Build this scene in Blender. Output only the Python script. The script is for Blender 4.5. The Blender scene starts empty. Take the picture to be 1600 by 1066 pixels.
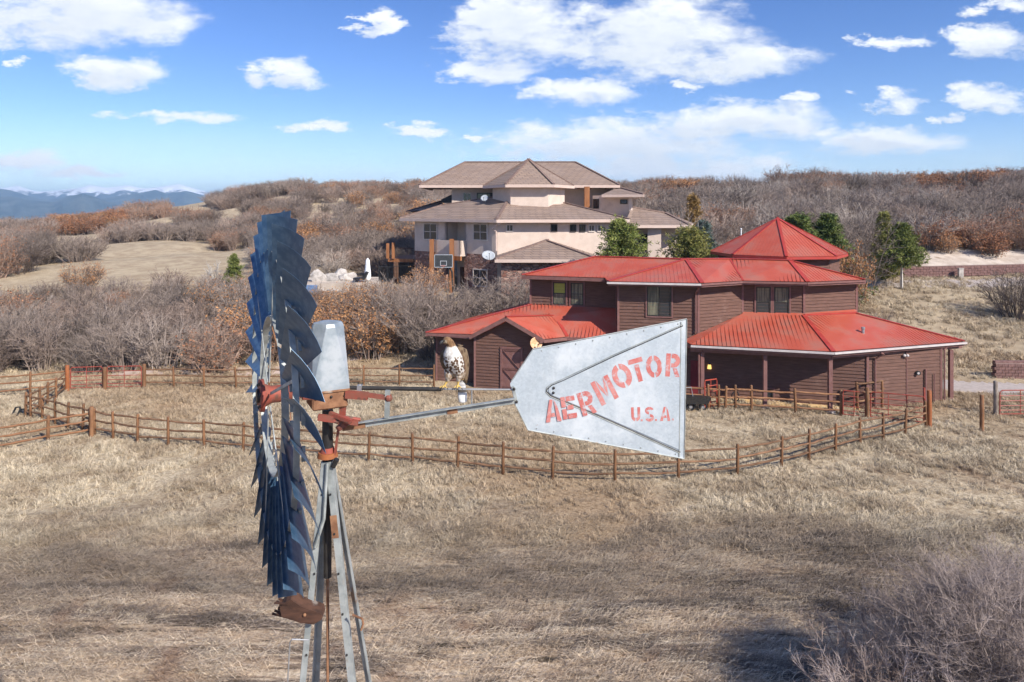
import bpy, bmesh, math, random
import numpy as np
from mathutils import Vector, Matrix
from mathutils.bvhtree import BVHTree
R = math.radians
SC = bpy.context.scene
COL = SC.collection
rng = np.random.default_rng(7)
random.seed(7)
F, H0, ZC = 1067.0, 325.0, 11.5          # focal length and horizon row of the photograph (pixels), eye height (m)

# ------------------------------------------------------------------ camera
cd = bpy.data.cameras.new('camera'); cam = bpy.data.objects.new('camera', cd); COL.objects.link(cam)
cam.location = (0, 0, ZC); cam.rotation_euler = (R(90), 0, 0)
cd.sensor_width = 36; cd.lens = 36*F/1600; cd.shift_y = -(533-H0)/1600
cd.clip_start = .1; cd.clip_end = 40000
SC.camera = cam
# ------------------------------------------------------------------ exposure
SC.view_settings.view_transform = 'Standard'; SC.view_settings.look = 'None'
SC.view_settings.exposure = 0.40; SC.view_settings.gamma = 1; SC.view_settings.use_curve_mapping = False
cy = SC.cycles
SC.render.engine = 'CYCLES'
cy.max_bounces = 6; cy.diffuse_bounces = 2; cy.glossy_bounces = 2; cy.transmission_bounces = 4; cy.transparent_max_bounces = 8
cy.volume_bounces = 0; cy.use_denoising = True; cy.use_adaptive_sampling = True; cy.adaptive_threshold = .02
try: cy.denoiser = 'OPENIMAGEDENOISE'
except Exception: pass
# ------------------------------------------------------------------ sun and sky
SUN_AZ, SUN_EL = R(44), R(36)             # to the right of the line behind the camera
SUNV = Vector((math.sin(SUN_AZ)*math.cos(SUN_EL), -math.cos(SUN_AZ)*math.cos(SUN_EL), math.sin(SUN_EL)))
sl = bpy.data.lights.new('sun', 'SUN'); sl.energy = 5.0; sl.angle = R(.53); sl.color = (1, .94, .85)
so = bpy.data.objects.new('sun', sl); COL.objects.link(so); so.rotation_euler = SUNV.to_track_quat('Z', 'Y').to_euler()

class NT:
    """small helper to write node trees"""
    def __init__(s, tree): s.t = tree; s.n = tree.nodes; s.l = tree.links
    def node(s, ty, **kw):
        n = s.n.new(ty)
        for k, v in kw.items(): setattr(n, k, v)
        return n
    def set(s, sock, v):
        if isinstance(v, bpy.types.NodeSocket): s.l.new(v, sock)
        else:
            if hasattr(sock.default_value, '__len__') and len(sock.default_value) == 4 and len(v) == 3: v = (*v, 1)
            sock.default_value = v
    def math(s, op, a, b=None, c=None, clamp=False):
        n = s.node('ShaderNodeMath', operation=op, use_clamp=clamp); s.set(n.inputs[0], a)
        if b is not None: s.set(n.inputs[1], b)
        if c is not None: s.set(n.inputs[2], c)
        return n.outputs[0]
    def vmath(s, op, a, b=None, c=None, out=0):
        n = s.node('ShaderNodeVectorMath', operation=op); s.set(n.inputs[0], a)
        if b is not None: s.set(n.inputs[1], b)
        if c is not None: s.set(n.inputs[2], c)
        return n.outputs[out]
    def mix(s, fac, a, b, blend='MIX'):
        n = s.node('ShaderNodeMix', data_type='RGBA', blend_type=blend); n.clamp_factor = True
        s.set(n.inputs[0], fac); s.set(n.inputs[6], a); s.set(n.inputs[7], b); return n.outputs[2]
    def noise(s, vec, scale, detail=4, rough=.55, out=0, dist=0):
        n = s.node('ShaderNodeTexNoise'); n.inputs['Scale'].default_value = scale; n.inputs['Detail'].default_value = detail
        n.inputs['Roughness'].default_value = rough; n.inputs['Distortion'].default_value = dist
        if vec is not None: s.l.new(vec, n.inputs['Vector'])
        return n.outputs[out]
    def smooth(s, v, a, b, lo=0, hi=1):
        n = s.node('ShaderNodeMapRange', interpolation_type='SMOOTHSTEP'); s.set(n.inputs[0], v)
        for i, x in enumerate((a, b, lo, hi)): s.set(n.inputs[1+i], x)
        return n.outputs[0]
    def scalev(s, vec, sc): return s.vmath('MULTIPLY', vec, sc)

world = bpy.data.worlds.new('World'); SC.world = world; world.use_nodes = True
W = NT(world.node_tree); W.n.clear()
sky = W.node('ShaderNodeTexSky', sky_type='NISHITA', sun_disc=False, sun_elevation=SUN_EL, sun_rotation=math.atan2(SUNV.x, SUNV.y),
             altitude=1900, air_density=1.0, dust_density=.15, ozone_density=2.6)
hs = W.node('ShaderNodeHueSaturation'); hs.inputs['Hue'].default_value = .515; hs.inputs['Saturation'].default_value = 1.22; hs.inputs['Value'].default_value = 1.5
W.l.new(sky.outputs[0], hs.inputs['Color'])
dirv = W.node('ShaderNodeTexCoord').outputs['Generated']
sx = W.node('ShaderNodeSeparateXYZ'); W.l.new(dirv, sx.inputs[0])
dx, dy, dz = sx.outputs
yy = W.math('MAXIMUM', dy, .05)
u_ = W.math('DIVIDE', dx, yy); v_ = W.math('DIVIDE', dz, yy)
cb = W.node('ShaderNodeCombineXYZ'); W.l.new(u_, cb.inputs[0]); W.l.new(v_, cb.inputs[1])
uv = cb.outputs[0]
st = W.scalev(uv, (1, 2.2, 1))
wn = W.noise(st, 7, 6, .65, out=1)
wn2 = W.noise(st, 22, 6, .68, out=1)
wv = W.vmath('SUBTRACT', wn, (.5, .5, .5)); wv2 = W.vmath('SUBTRACT', wn2, (.5, .5, .5))
uvw = W.vmath('ADD', uv, W.scalev(wv, (.20, .06, 0)))
uvw = W.vmath('ADD', uvw, W.scalev(wv2, (.085, .034, 0)))
# cloud centres: pixel x, pixel y, half width, half height
CLOUDS = [(120, 22, 165, 50), (190, 108, 72, 26), (445, 113, 52, 26), (592, 32, 28, 20), (278, 180, 92, 9), (502, 200, 45, 12), (640, 205, 44, 12),
          (800, 45, 92, 62), (1000, 52, 170, 58), (1130, 92, 122, 30), (760, 108, 80, 20), (905, 140, 98, 20), (1140, 190, 165, 28), (965, 226, 215, 36), (1060, 268, 215, 22),
          (1390, 158, 44, 19), (1535, 155, 62, 20), (1375, 220, 100, 22), (1540, 68, 54, 24), (1400, 68, 50, 9), (1255, 155, 28, 10), (1570, 8, 60, 14), (40, 250, 60, 15), (1470, 176, 20, 7), (1075, 135, 25, 9),
          (130, 268, 75, 8), (20, 90, 25, 6), (730, 216, 20, 5)]
def field(vec):
    cur = None
    for (px, py, a, b) in CLOUDS:
        a_, b_ = a/F*1.12, b/F*1.18; u0, v0 = (px-800)/F, (H0-py)/F
        q = W.vmath('MULTIPLY_ADD', vec, (1/a_, 1/b_, 0), (-u0/a_, -v0/b_, 0))
        d = W.vmath('DOT_PRODUCT', q, q, out=1)
        cur = d if cur is None else W.math('MINIMUM', cur, d)
    return cur
f0 = field(uvw)
f1 = field(W.vmath('ADD', uvw, (.012, .02, 0)))
n_edge = W.noise(st, 11, 8, .66)
dens = W.smooth(W.math('ADD', W.math('SUBTRACT', 1.0, f0), W.math('MULTIPLY', W.math('SUBTRACT', n_edge, .5), 3.6)), -.25, .95)
front = W.smooth(dy, .02, .15)
dens = W.math('MULTIPLY', dens, front)
# the same broken cloud goes on all round, outside the part of the sky the clouds above describe
inframe = W.math('MULTIPLY', W.math('MULTIPLY', W.smooth(W.math('ABSOLUTE', u_), .95, .78), W.smooth(v_, .40, .33)), W.smooth(dy, .2, .45))
gen = W.smooth(W.noise(W.scalev(dirv, (1, 1, 2.6)), 3.0, 6, .6), .54, .68)
gen = W.math('MULTIPLY', W.math('MULTIPLY', gen, W.math('SUBTRACT', 1, inframe)), W.smooth(dz, .0, .12))
dens = W.math('MAXIMUM', dens, gen)
# soft grey bases where more cloud lies above and towards the sun
shade = W.smooth(W.math('SUBTRACT', 1.0, f1), -.05, .95)
puff = W.noise(st, 30, 4, .6)
shade = W.math('MULTIPLY', shade, W.smooth(puff, .2, .8, .55, 1.0))
cc = W.mix(shade, (10.0, 10.3, 10.6), (7.6, 8.2, 9.0))
veil = W.math('MULTIPLY', W.smooth(W.noise(W.scalev(uv, (1, 3.2, 1)), 5, 5, .6), .40, .85), W.smooth(v_, .13, .0))
veil = W.math('MULTIPLY', veil, W.math('MULTIPLY', front, .8))
lowl = W.math('MULTIPLY', W.smooth(v_, .16, .0), W.math('MULTIPLY', front, .38))
base = W.mix(lowl, hs.outputs[0], (7.5, 8.6, 9.8))
base = W.mix(veil, base, (8.6, 9.2, 9.9))
skyc = W.mix(dens, base, cc)
bg = W.node('ShaderNodeBackground'); bg.inputs['Strength'].default_value = .085
W.l.new(skyc, bg.inputs['Color'])
wo = W.node('ShaderNodeOutputWorld'); W.l.new(bg.outputs[0], wo.inputs['Surface'])

# ------------------------------------------------------------------ object helpers
BASE = {}
def thing(name, label, cat, loc, group=None):
    o = bpy.data.objects.new(name, None); COL.objects.link(o); o.empty_display_size = .2
    o.location = loc; BASE[o.name] = Vector(loc)
    o['label'] = label; o['category'] = cat
    if group: o['group'] = group
    return o
def tag(o, label, cat, group=None):
    o['label'] = label; o['category'] = cat
    if group: o['group'] = group
    return o
def base_of(o):
    return BASE[o.name]
def link_obj(name, me, parent=None, loc=None):
    o = bpy.data.objects.new(name, me); COL.objects.link(o)
    if parent is not None: o.parent = parent
    if loc is not None: o.location = loc
    return o

class MB:
    """collects shapes in world coordinates; build() links them as one mesh object"""
    def __init__(s): s.v = []; s.f = []; s.mi = []; s.cur = 0
    def add(s, vs, fs):
        b = len(s.v); s.v += [tuple(v) for v in vs]
        s.f += [tuple(b+i for i in f) for f in fs]; s.mi += [s.cur]*len(fs); return s
    def poly(s, pts): return s.add(pts, [tuple(range(len(pts)))])
    def obox(s, c, ax, ay, az, sz):
        c = Vector(c); ax, ay, az = [Vector(a).normalized()*h*.5 for a, h in zip((ax, ay, az), sz)]
        vs = [c+i*ax+j*ay+k*az for k in (-1, 1) for j in (-1, 1) for i in (-1, 1)]
        return s.add(vs, [(0, 2, 3, 1), (4, 5, 7, 6), (0, 1, 5, 4), (1, 3, 7, 5), (3, 2, 6, 7), (2, 0, 4, 6)])
    def box(s, c, sz): return s.obox(c, (1, 0, 0), (0, 1, 0), (0, 0, 1), sz)
    def beam(s, p0, p1, w, h, up=(0, 0, 1)):
        p0, p1 = Vector(p0), Vector(p1); d = (p1-p0); L = d.length; d.normalize(); up = Vector(up)
        if abs(d.dot(up)) > .98: up = Vector((0, 1, 0))
        r = d.cross(up).normalized(); q = r.cross(d)
        return s.obox((p0+p1)/2, d, r, q, (L, w, h))
    def tube(s, p0, p1, r0, r1=None, n=8, caps=True):
        r1 = r0 if r1 is None else r1
        return s.path([p0, p1], [r0, r1], n, caps)
    def path(s, pts, rad, n=8, caps=True):
        pts = [Vector(p) for p in pts]
        if not hasattr(rad, '__len__'): rad = [rad]*len(pts)
        vs, fs = [], []; prev = None
        for i, p in enumerate(pts):
            d = (pts[min(i+1, len(pts)-1)]-pts[max(i-1, 0)]).normalized()
            if prev is None:
                a = Vector((0, 0, 1)) if abs(d.z) < .9 else Vector((1, 0, 0)); r = d.cross(a).normalized()
            else: r = (prev-d*prev.dot(d)).normalized()
            prev = r; q = d.cross(r)
            for k in range(n):
                t = 2*math.pi*k/n; vs.append(p+(r*math.cos(t)+q*math.sin(t))*rad[i])
        for i in range(len(pts)-1):
            for k in range(n):
                a, b = i*n+k, i*n+(k+1) % n; fs.append((a, b, b+n, a+n))
        if caps: fs += [tuple(range(n-1, -1, -1)), tuple(range((len(pts)-1)*n, len(pts)*n))]
        return s.add(vs, fs)
    def prism(s, pts, off):
        n = len(pts); off = Vector(off); pts = [Vector(p) for p in pts]
        return s.add(pts+[p+off for p in pts], [tuple(range(n)), tuple(range(2*n-1, n-1, -1))]+[(i, i+n, (i+1) % n+n, (i+1) % n) for i in range(n)])
    def ball(s, c, rx, ry=None, rz=None, n=10, m=7, rot=None):
        ry = rx if ry is None else ry; rz = rx if rz is None else rz; c = Vector(c); vs, fs = [], []
        for j in range(1, m):
            t = math.pi*j/m
            for i in range(n):
                a = 2*math.pi*i/n; p = Vector((rx*math.sin(t)*math.cos(a), ry*math.sin(t)*math.sin(a), rz*math.cos(t)))
                vs.append(c+(rot @ p if rot else p))
        top = Vector((0, 0, rz)); 
        vs += [c+(rot @ top if rot else top), c-(rot @ top if rot else top)]
        for j in range(m-2):
            for i in range(n): fs.append((j*n+i, (j+1)*n+i, (j+1)*n+(i+1) % n, j*n+(i+1) % n))
        t_, b_ = len(vs)-2, len(vs)-1
        for i in range(n): fs += [(t_, i, (i+1) % n), (b_, (m-2)*n+(i+1) % n, (m-2)*n+i)]
        return s.add(vs, fs)
    def mesh(s, name, mats, off=Vector((0, 0, 0)), smooth=False):
        me = bpy.data.meshes.new(name)
        off = Vector(off)
        me.from_pydata([tuple(Vector(v)-off) for v in s.v], [], s.f)
        for m in (mats if isinstance(mats, (list, tuple)) else [mats]): me.materials.append(m)
        if isinstance(mats, (list, tuple)) and len(mats) > 1: me.polygons.foreach_set('material_index', s.mi)
        if smooth:
            me.polygons.foreach_set('use_smooth', [True]*len(me.polygons))
        me.validate(); return me
    def fixn(s, me):
        bm = bmesh.new(); bm.from_mesh(me); bmesh.ops.recalc_face_normals(bm, faces=bm.faces); bm.to_mesh(me); bm.free()
    def build(s, name, mat, parent=None, smooth=False, loc=None, fix=True, bevel=0):
        if parent is not None: off = BASE[parent.name]; l = None
        else: off = Vector(loc) if loc is not None else Vector((0, 0, 0)); l = off
        me = s.mesh(name, mat, off, smooth)
        if fix: s.fixn(me)
        o = link_obj(name, me, parent, l); BASE[o.name] = off
        if bevel:
            b = o.modifiers.new('bevel', 'BEVEL'); b.width = bevel; b.segments = 1; b.limit_method = 'ANGLE'
        if smooth:
            try: me.set_sharp_from_angle(angle=R(40))
            except Exception: pass
        return o

def U(px, py, Y): return Vector(((px-800)/F*Y, Y, ZC-(py-H0)/F*Y))
def PX(px, Y, z): return Vector(((px-800)/F*Y, Y, z))
def G(px, py, z=0.0): return PX(px, (ZC-z)*F/(py-H0), z)

# ------------------------------------------------------------------ materials
def new_mat(name):
    m = bpy.data.materials.new(name); m.use_nodes = True; T = NT(m.node_tree); T.n.clear()
    out = T.node('ShaderNodeOutputMaterial'); b = T.node('ShaderNodeBsdfPrincipled'); T.l.new(b.outputs[0], out.inputs['Surface'])
    return m, T, b
def coords(T, kind='Object'):
    if kind == 'World': return T.node('ShaderNodeNewGeometry').outputs['Position']
    return T.node('ShaderNodeTexCoord').outputs[kind]
def bump(T, b, h, strength=.3, dist=.02):
    n = T.node('ShaderNodeBump'); n.inputs['Strength'].default_value = strength; n.inputs['Distance'].default_value = dist
    T.l.new(h, n.inputs['Height']); T.l.new(n.outputs[0], b.inputs['Normal'])
def mat(name, c1, c2=None, scale=6, rough=.8, metal=0, stretch=(1, 1, 1), bmp=0, bdist=.01, lo=.35, hi=.65, c3=None, scale3=2, lo3=.55, hi3=.7, kind='Object', rnd=0, spec=.35):
    m, T, b = new_mat(name)
    b.inputs['Roughness'].default_value = rough; b.inputs['Metallic'].default_value = metal
    b.inputs['Specular IOR Level'].default_value = spec
    c = c1
    if c2 is not None:
        v = T.scalev(coords(T, kind), stretch); n = T.noise(v, scale, 6, .6)
        c = T.mix(T.smooth(n, lo, hi), c1, c2)
        if c3 is not None: c = T.mix(T.smooth(T.noise(coords(T, kind), scale3, 5, .6), lo3, hi3), c, c3)
        if bmp: bump(T, b, n, bmp, bdist)
    if rnd:
        oi = T.node('ShaderNodeObjectInfo').outputs['Random']
        h = T.node('ShaderNodeHueSaturation'); T.set(h.inputs['Value'], T.math('ADD', T.math('MULTIPLY', oi, rnd*2), 1-rnd))
        T.set(h.inputs['Color'], c); c = h.outputs[0]
    T.set(b.inputs['Base Color'], c)
    return m

# dry grass tint as a function of the place on the ground, shared by ground and tufts
gt = bpy.data.node_groups.new('GrassTint', 'ShaderNodeTree'); gt.interface.new_socket('Color', in_out='OUTPUT', socket_type='NodeSocketColor')
gt.interface.new_socket('Height', in_out='OUTPUT', socket_type='NodeSocketFloat')
T = NT(gt); go = T.node('NodeGroupOutput'); P = coords(T, 'World')
sp = T.node('ShaderNodeSeparateXYZ'); T.l.new(P, sp.inputs[0])
big = T.noise(P, .055, 5, .6); med = T.noise(P, .35, 5, .65); fin = T.noise(T.scalev(P, (1, 1, .4)), 3.2, 5, .7); vf = T.noise(P, 14, 4, .7)
straw = T.mix(T.smooth(med, .36, .62), (.42, .325, .215), (.66, .55, .385))
straw = T.mix(T.smooth(big, .44, .60), straw, (.46, .335, .21))
straw = T.mix(T.math('MULTIPLY', T.smooth(T.noise(P, .16, 4, .6), .56, .72), .7), straw, (.33, .225, .145))
straw = T.mix(T.math('MULTIPLY', T.smooth(fin, .50, .66), .50), straw, (.20, .15, .10))
# matted, grey-brown thatch in the low swale nearest the tower
SX = T.scalev(P, (.16, 1, 1)); str1 = T.noise(SX, .62, 6, .66, dist=.7); str2 = T.noise(T.scalev(P, (.20, 1.6, 1)), 2.6, 6, .72, dist=1.0); str3 = T.noise(T.scalev(P, (.6, 3.5, 1)), 5.5, 4, .75, dist=.6)
mm = T.mix(T.smooth(str1, .40, .54), (.185, .143, .112), (.53, .40, .275))
mm = T.mix(T.math('MULTIPLY', T.smooth(str2, .51, .60), .95), mm, (.74, .605, .435))
mm = T.mix(T.math('MULTIPLY', T.smooth(str2, .46, .38), .9), mm, (.085, .068, .05))
mm = T.mix(T.math('MULTIPLY', T.smooth(str3, .53, .68), .6), mm, (.74, .61, .48))
mm = T.mix(T.math('MULTIPLY', T.smooth(T.noise(P, .5, 4, .6), .54, .7), .6), mm, (.31, .185, .115))
fm = T.smooth(T.math('ADD', sp.outputs[1], T.math('MULTIPLY', T.math('SUBTRACT', T.noise(T.scalev(P, (.5, 1, 1)), .16, 6, .7), .5), 22)), 26.5, 20.5)
dk = T.math('MULTIPLY', T.smooth(T.math('ADD', sp.outputs[1], T.math('MULTIPLY', T.math('SUBTRACT', T.noise(SX, .3, 5, .7), .5), 9)), 18.3, 21.0), T.smooth(T.noise(SX, .25, 4, .6), .30, .50))
mm = T.mix(T.math('MULTIPLY', dk, .6), mm, (.125, .099, .078))
col = T.mix(fm, straw, mm)
T.l.new(col, go.inputs[0]); T.l.new(T.math('ADD', T.math('MULTIPLY', fin, .6), T.math('MULTIPLY', vf, .4)), go.inputs[1])

m_ground, T, b = new_mat('dry_grass_ground'); g = T.node('ShaderNodeGroup'); g.node_tree = gt
Pw = coords(T, 'World'); sp = T.node('ShaderNodeSeparateXYZ'); T.l.new(Pw, sp.inputs[0])
soil = T.mix(T.smooth(T.noise(Pw, 9, 5, .7), .38, .62), (.98, .97, .96), (.62, .58, .54))
c = T.mix(1.0, g.outputs[0], soil, 'MULTIPLY')
far = T.smooth(T.math('ADD', T.vmath('LENGTH', Pw, out=1), 0), 46, 75)
c = T.mix(far, c, T.mix(T.smooth(T.noise(Pw, .45, 6, .7), .35, .65), (.36, .275, .185), (.50, .405, .275)))
sand = T.smooth(T.vmath('LENGTH', T.vmath('MULTIPLY', T.vmath('SUBTRACT', Pw, (11.8, 40.3, 0)), (.12, .5, 0)), out=1), 1.2, .7)
T.set(b.inputs['Base Color'], c); b.inputs['Roughness'].default_value = .95; b.inputs['Specular IOR Level'].default_value = .1
bump(T, b, g.outputs[1], .9, .12)

m_tuft, T, b = new_mat('dry_grass_blade'); g = T.node('ShaderNodeGroup'); g.node_tree = gt
oi = T.node('ShaderNodeObjectInfo').outputs['Random']
h = T.node('ShaderNodeHueSaturation'); T.set(h.inputs['Value'], T.math('ADD', T.math('MULTIPLY', oi, .5), .78)); h.inputs['Saturation'].default_value = .95; T.l.new(g.outputs[0], h.inputs['Color'])
T.l.new(h.outputs[0], b.inputs['Base Color']); b.inputs['Roughness'].default_value = .8; b.inputs['Specular IOR Level'].default_value = .2

def twig_mat(name, c1, c2, rnd=.33):
    m, T, b = new_mat(name); P = coords(T); oi = T.node('ShaderNodeObjectInfo').outputs['Random']
    c = T.mix(T.smooth(T.noise(P, 1.3, 3, .6), .3, .7), c1, c2)
    c = T.mix(T.smooth(oi, .55, 1.0, 0, .6), c, (.33, .235, .185))
    h = T.node('ShaderNodeHueSaturation'); T.set(h.inputs['Value'], T.math('ADD', T.math('MULTIPLY', T.math('FRACT', T.math('MULTIPLY', oi, 7.31)), rnd*2), 1-rnd)); T.set(h.inputs['Color'], c)
    T.l.new(h.outputs[0], b.inputs['Base Color']); b.inputs['Roughness'].default_value = .85; b.inputs['Specular IOR Level'].default_value = .15
    return m
m_twig = twig_mat('scrub_oak_twigs', (.18, .141, .117), (.325, .262, .222))
m_twig_near = twig_mat('near_lavender_twigs', (.27, .215, .19), (.46, .38, .34), .15)
m_twig_pale = twig_mat('pale_twigs', (.30, .25, .215), (.41, .35, .305), .15)
m_twig_red = twig_mat('reddish_twigs', (.25, .17, .125), (.34, .235, .18))
m_bark = mat('grey_bark', (.16, .125, .10), (.30, .25, .21), 8, .9, stretch=(1, 1, .3), bmp=.5)
m_whitebark = mat('white_bark', (.45, .42, .38), (.62, .58, .53), 8, .9)
m_leaf = mat('dry_oak_leaves', (.36, .165, .070), (.48, .26, .12), 2, .8, rnd=.2, spec=.2)
m_leaf_dark = mat('rust_oak_leaves', (.27, .115, .060), (.38, .19, .10), 2, .8, rnd=.2, spec=.2)
m_needle = mat('pine_needles', (.095, .13, .032), (.27, .29, .08), 2.2, .7, rnd=.1, spec=.2)
m_needle_d = mat('dark_pine_needles', (.06, .10, .03), (.19, .22, .06), 2.2, .7, spec=.2)
m_needle_b = mat('blue_spruce_needles', (.07, .10, .085), (.15, .19, .165), 2.2, .7, spec=.2)
m_needle_y = mat('olive_juniper_needles', (.15, .165, .04), (.30, .27, .085), 2.2, .7, spec=.2)
m_needle_o = mat('bronze_larch_needles', (.24, .15, .05), (.34, .22, .085), 2.2, .7, spec=.2)

m_siding = mat('brown_board_siding', (.115, .060, .045), (.17, .089, .067), 1.6, .75, stretch=(1, 1, 9), lo=.3, hi=.7, c3=(.23, .14, .11), scale3=1.1, lo3=.58, hi3=.85, bmp=.2, spec=.25)
m_trim = mat('brown_trim', (.18, .085, .074), (.22, .11, .096), 3, .65)
m_soffit = mat('brown_soffit', (.12, .055, .048), (.14, .065, .055), 3, .8)
m_gutter = mat('white_gutter', (.52, .46, .44), (.60, .55, .52), 3, .5)
m_redroof = mat('red_metal_roof', (.42, .082, .047), (.475, .106, .064), .8, .45, lo=.3, hi=.7, c3=(.38, .130, .090), scale3=.8, lo3=.42, hi3=.72, spec=.5)
m_redridge = mat('red_ridge_flashing', (.36, .040, .030), (.41, .055, .042), 2, .45)
m_glass, T, b = new_mat('window_glass'); T.set(b.inputs['Base Color'], (.03, .035, .04)); b.inputs['Roughness'].default_value = .05; b.inputs['Specular IOR Level'].default_value = .7
m_glass_g, T, b = new_mat('window_with_green_blind'); T.set(b.inputs['Base Color'], (.33, .36, .07)); b.inputs['Roughness'].default_value = .12
m_glass_c, T, b = new_mat('window_with_curtain')
P = coords(T); wv = T.noise(T.scalev(P, (1, 1, .05)), 14, 3); T.set(b.inputs['Base Color'], T.mix(T.smooth(wv, .4, .6), (.07, .075, .065), (.20, .19, .13))); b.inputs['Roughness'].default_value = .1
m_winframe = mat('dark_bronze_frame', (.03, .025, .022), (.045, .04, .035), 5, .5)
m_stucco = mat('pink_stucco', (.59, .475, .395), (.66, .54, .455), 1.2, .9, bmp=.15, c3=(.53, .425, .355), scale3=.6)
m_stuccotrim = mat('pink_fascia', (.58, .44, .37), (.63, .49, .415), 2, .7)
m_houseframe = mat('cream_window_frame', (.60, .52, .46), (.66, .58, .52), 4, .6)
m_cedar = mat('cedar_timber', (.24, .095, .036), (.34, .145, .06), 4, .7, stretch=(1, 1, .15), bmp=.2)
m_darkwood = mat('dark_timber', (.10, .05, .03), (.15, .08, .05), 4, .8)
m_tile, T, b = new_mat('concrete_roof_tiles'); P = coords(T)
br = T.node('ShaderNodeTexBrick'); br.inputs['Scale'].default_value = 1; br.inputs['Brick Width'].default_value = .75; br.inputs['Row Height'].default_value = .34; br.inputs['Mortar Size'].default_value = .028
br.inputs['Color1'].default_value = (.255, .178, .132, 1); br.inputs['Color2'].default_value = (.33, .235, .178, 1); br.inputs['Mortar'].default_value = (.11, .078, .066, 1); br.inputs['Bias'].default_value = .1
sepp = T.node('ShaderNodeSeparateXYZ'); T.l.new(P, sepp.inputs[0]); cmb = T.node('ShaderNodeCombineXYZ')
T.l.new(T.math('ADD', sepp.outputs[0], T.math('MULTIPLY', sepp.outputs[1], .6)), cmb.inputs[0]); T.l.new(T.math('MULTIPLY', sepp.outputs[2], 2.0), cmb.inputs[1]); T.l.new(cmb.outputs[0], br.inputs['Vector'])
T.set(b.inputs['Base Color'], T.mix(T.math('MULTIPLY', T.smooth(T.noise(P, .7, 5, .65), .35, .7), .5), br.outputs['Color'], (.27, .205, .175))); b.inputs['Roughness'].default_value = .9
bump(T, b, br.outputs['Fac'], .5, -.05)
m_ridge_t = mat('roof_ridge_tiles', (.17, .11, .09), (.25, .175, .145), 4, .9)
m_stone, T, b = new_mat('red_field_stone'); P = coords(T)
vo = T.node('ShaderNodeTexVoronoi', feature='F1'); vo.inputs['Scale'].default_value = 1; T.l.new(T.scalev(P, (2.2, 2.2, 4.5)), vo.inputs['Vector'])
ve = T.node('ShaderNodeTexVoronoi', feature='DISTANCE_TO_EDGE'); ve.inputs['Scale'].default_value = 1; T.l.new(T.scalev(P, (2.2, 2.2, 4.5)), ve.inputs['Vector'])
cs = T.mix(T.math('FRACT', T.math('MULTIPLY', T.vmath('DOT_PRODUCT', vo.outputs['Color'], (1, 2, 3), out=1), 1.7)), (.20, .085, .060), (.44, .27, .21))
T.set(b.inputs['Base Color'], T.mix(T.smooth(ve.outputs['Distance'], .10, .03), cs, (.18, .12, .10))); b.inputs['Roughness'].default_value = .9
bump(T, b, T.smooth(ve.outputs['Distance'], 0, .14), .7, .06)
m_block = mat('brown_wall_block', (.14, .075, .065), (.22, .125, .11), 5, .9, bmp=.6, rnd=.18)
m_cap = mat('wall_cap', (.22, .14, .12), (.28, .19, .165), 5, .9)
m_post = mat('fence_post_wood', (.165, .076, .034), (.26, .13, .062), 7, .8, stretch=(1, 1, .2), bmp=.4, rnd=.2, c3=(.19, .13, .095), scale3=2.5)
m_rail = mat('fence_rail_wood', (.13, .066, .035), (.215, .118, .064), 6, .85, bmp=.4, rnd=.25, c3=(.22, .165, .13), scale3=1.4)
m_rail_o = mat('orange_fence_rail_wood', (.22, .10, .046), (.30, .155, .08), 6, .85, bmp=.4, rnd=.15)
m_gate = mat('red_painted_pipe', (.30, .050, .036), (.36, .085, .055), 7, .5, c3=(.24, .12, .085), scale3=5)
m_redbright = mat('bright_red_paint', (.40, .06, .035), (.46, .085, .05), 6, .45)
m_road = mat('asphalt_drive', (.40, .34, .30), (.49, .42, .375), 3, .95, kind='World', bmp=.3)
m_path = mat('pink_gravel_path', (.50, .385, .32), (.58, .46, .395), 2.5, .95, kind='World', bmp=.4)
m_bank = mat('sandy_cut_bank', (.46, .375, .30), (.62, .53, .44), .6, .95, kind='World', bmp=.7, bdist=.15, c3=(.34, .25, .18), scale3=.8, lo3=.58, hi3=.72)
m_sandg = mat('yellow_sand', (.62, .40, .17), (.72, .50, .25), 2, .95, kind='World', bmp=.4)
m_rock = mat('pale_boulder', (.30, .27, .24), (.50, .455, .41), 2.6, .9, bmp=.7, bdist=.06, c3=(.32, .28, .25), scale3=1.2, rnd=.15)
m_white = mat('white_canvas', (.80, .80, .80), (.86, .86, .86), 5, .8)
m_black = mat('black_metal', (.02, .02, .022), (.03, .03, .03), 5, .5)
m_steel = mat('grey_steel', (.32, .32, .32), (.42, .42, .42), 6, .45, metal=.6)
m_dish = mat('grey_dish', (.36, .39, .42), (.42, .45, .48), 6, .5)
m_dish_o = mat('tan_dish', (.58, .30, .13), (.72, .48, .28), 9, .55)
m_pool = mat('pool_blue', (.12, .20, .36), (.18, .27, .44), 3, .3)
m_green = mat('green_tarp', (.08, .30, .09), (.12, .40, .14), 6, .6)
m_haze = bpy.data.materials.new('haze_air'); m_haze.use_nodes = True
m_haze.node_tree.nodes.clear(); hv = m_haze.node_tree.nodes.new('ShaderNodeVolumePrincipled'); ho = m_haze.node_tree.nodes.new('ShaderNodeOutputMaterial')
hv.inputs['Color'].default_value = (.44, .69, 1, 1); hv.inputs['Density'].default_value = 1.35e-4; m_haze.node_tree.links.new(hv.outputs[0], ho.inputs['Volume'])
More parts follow.
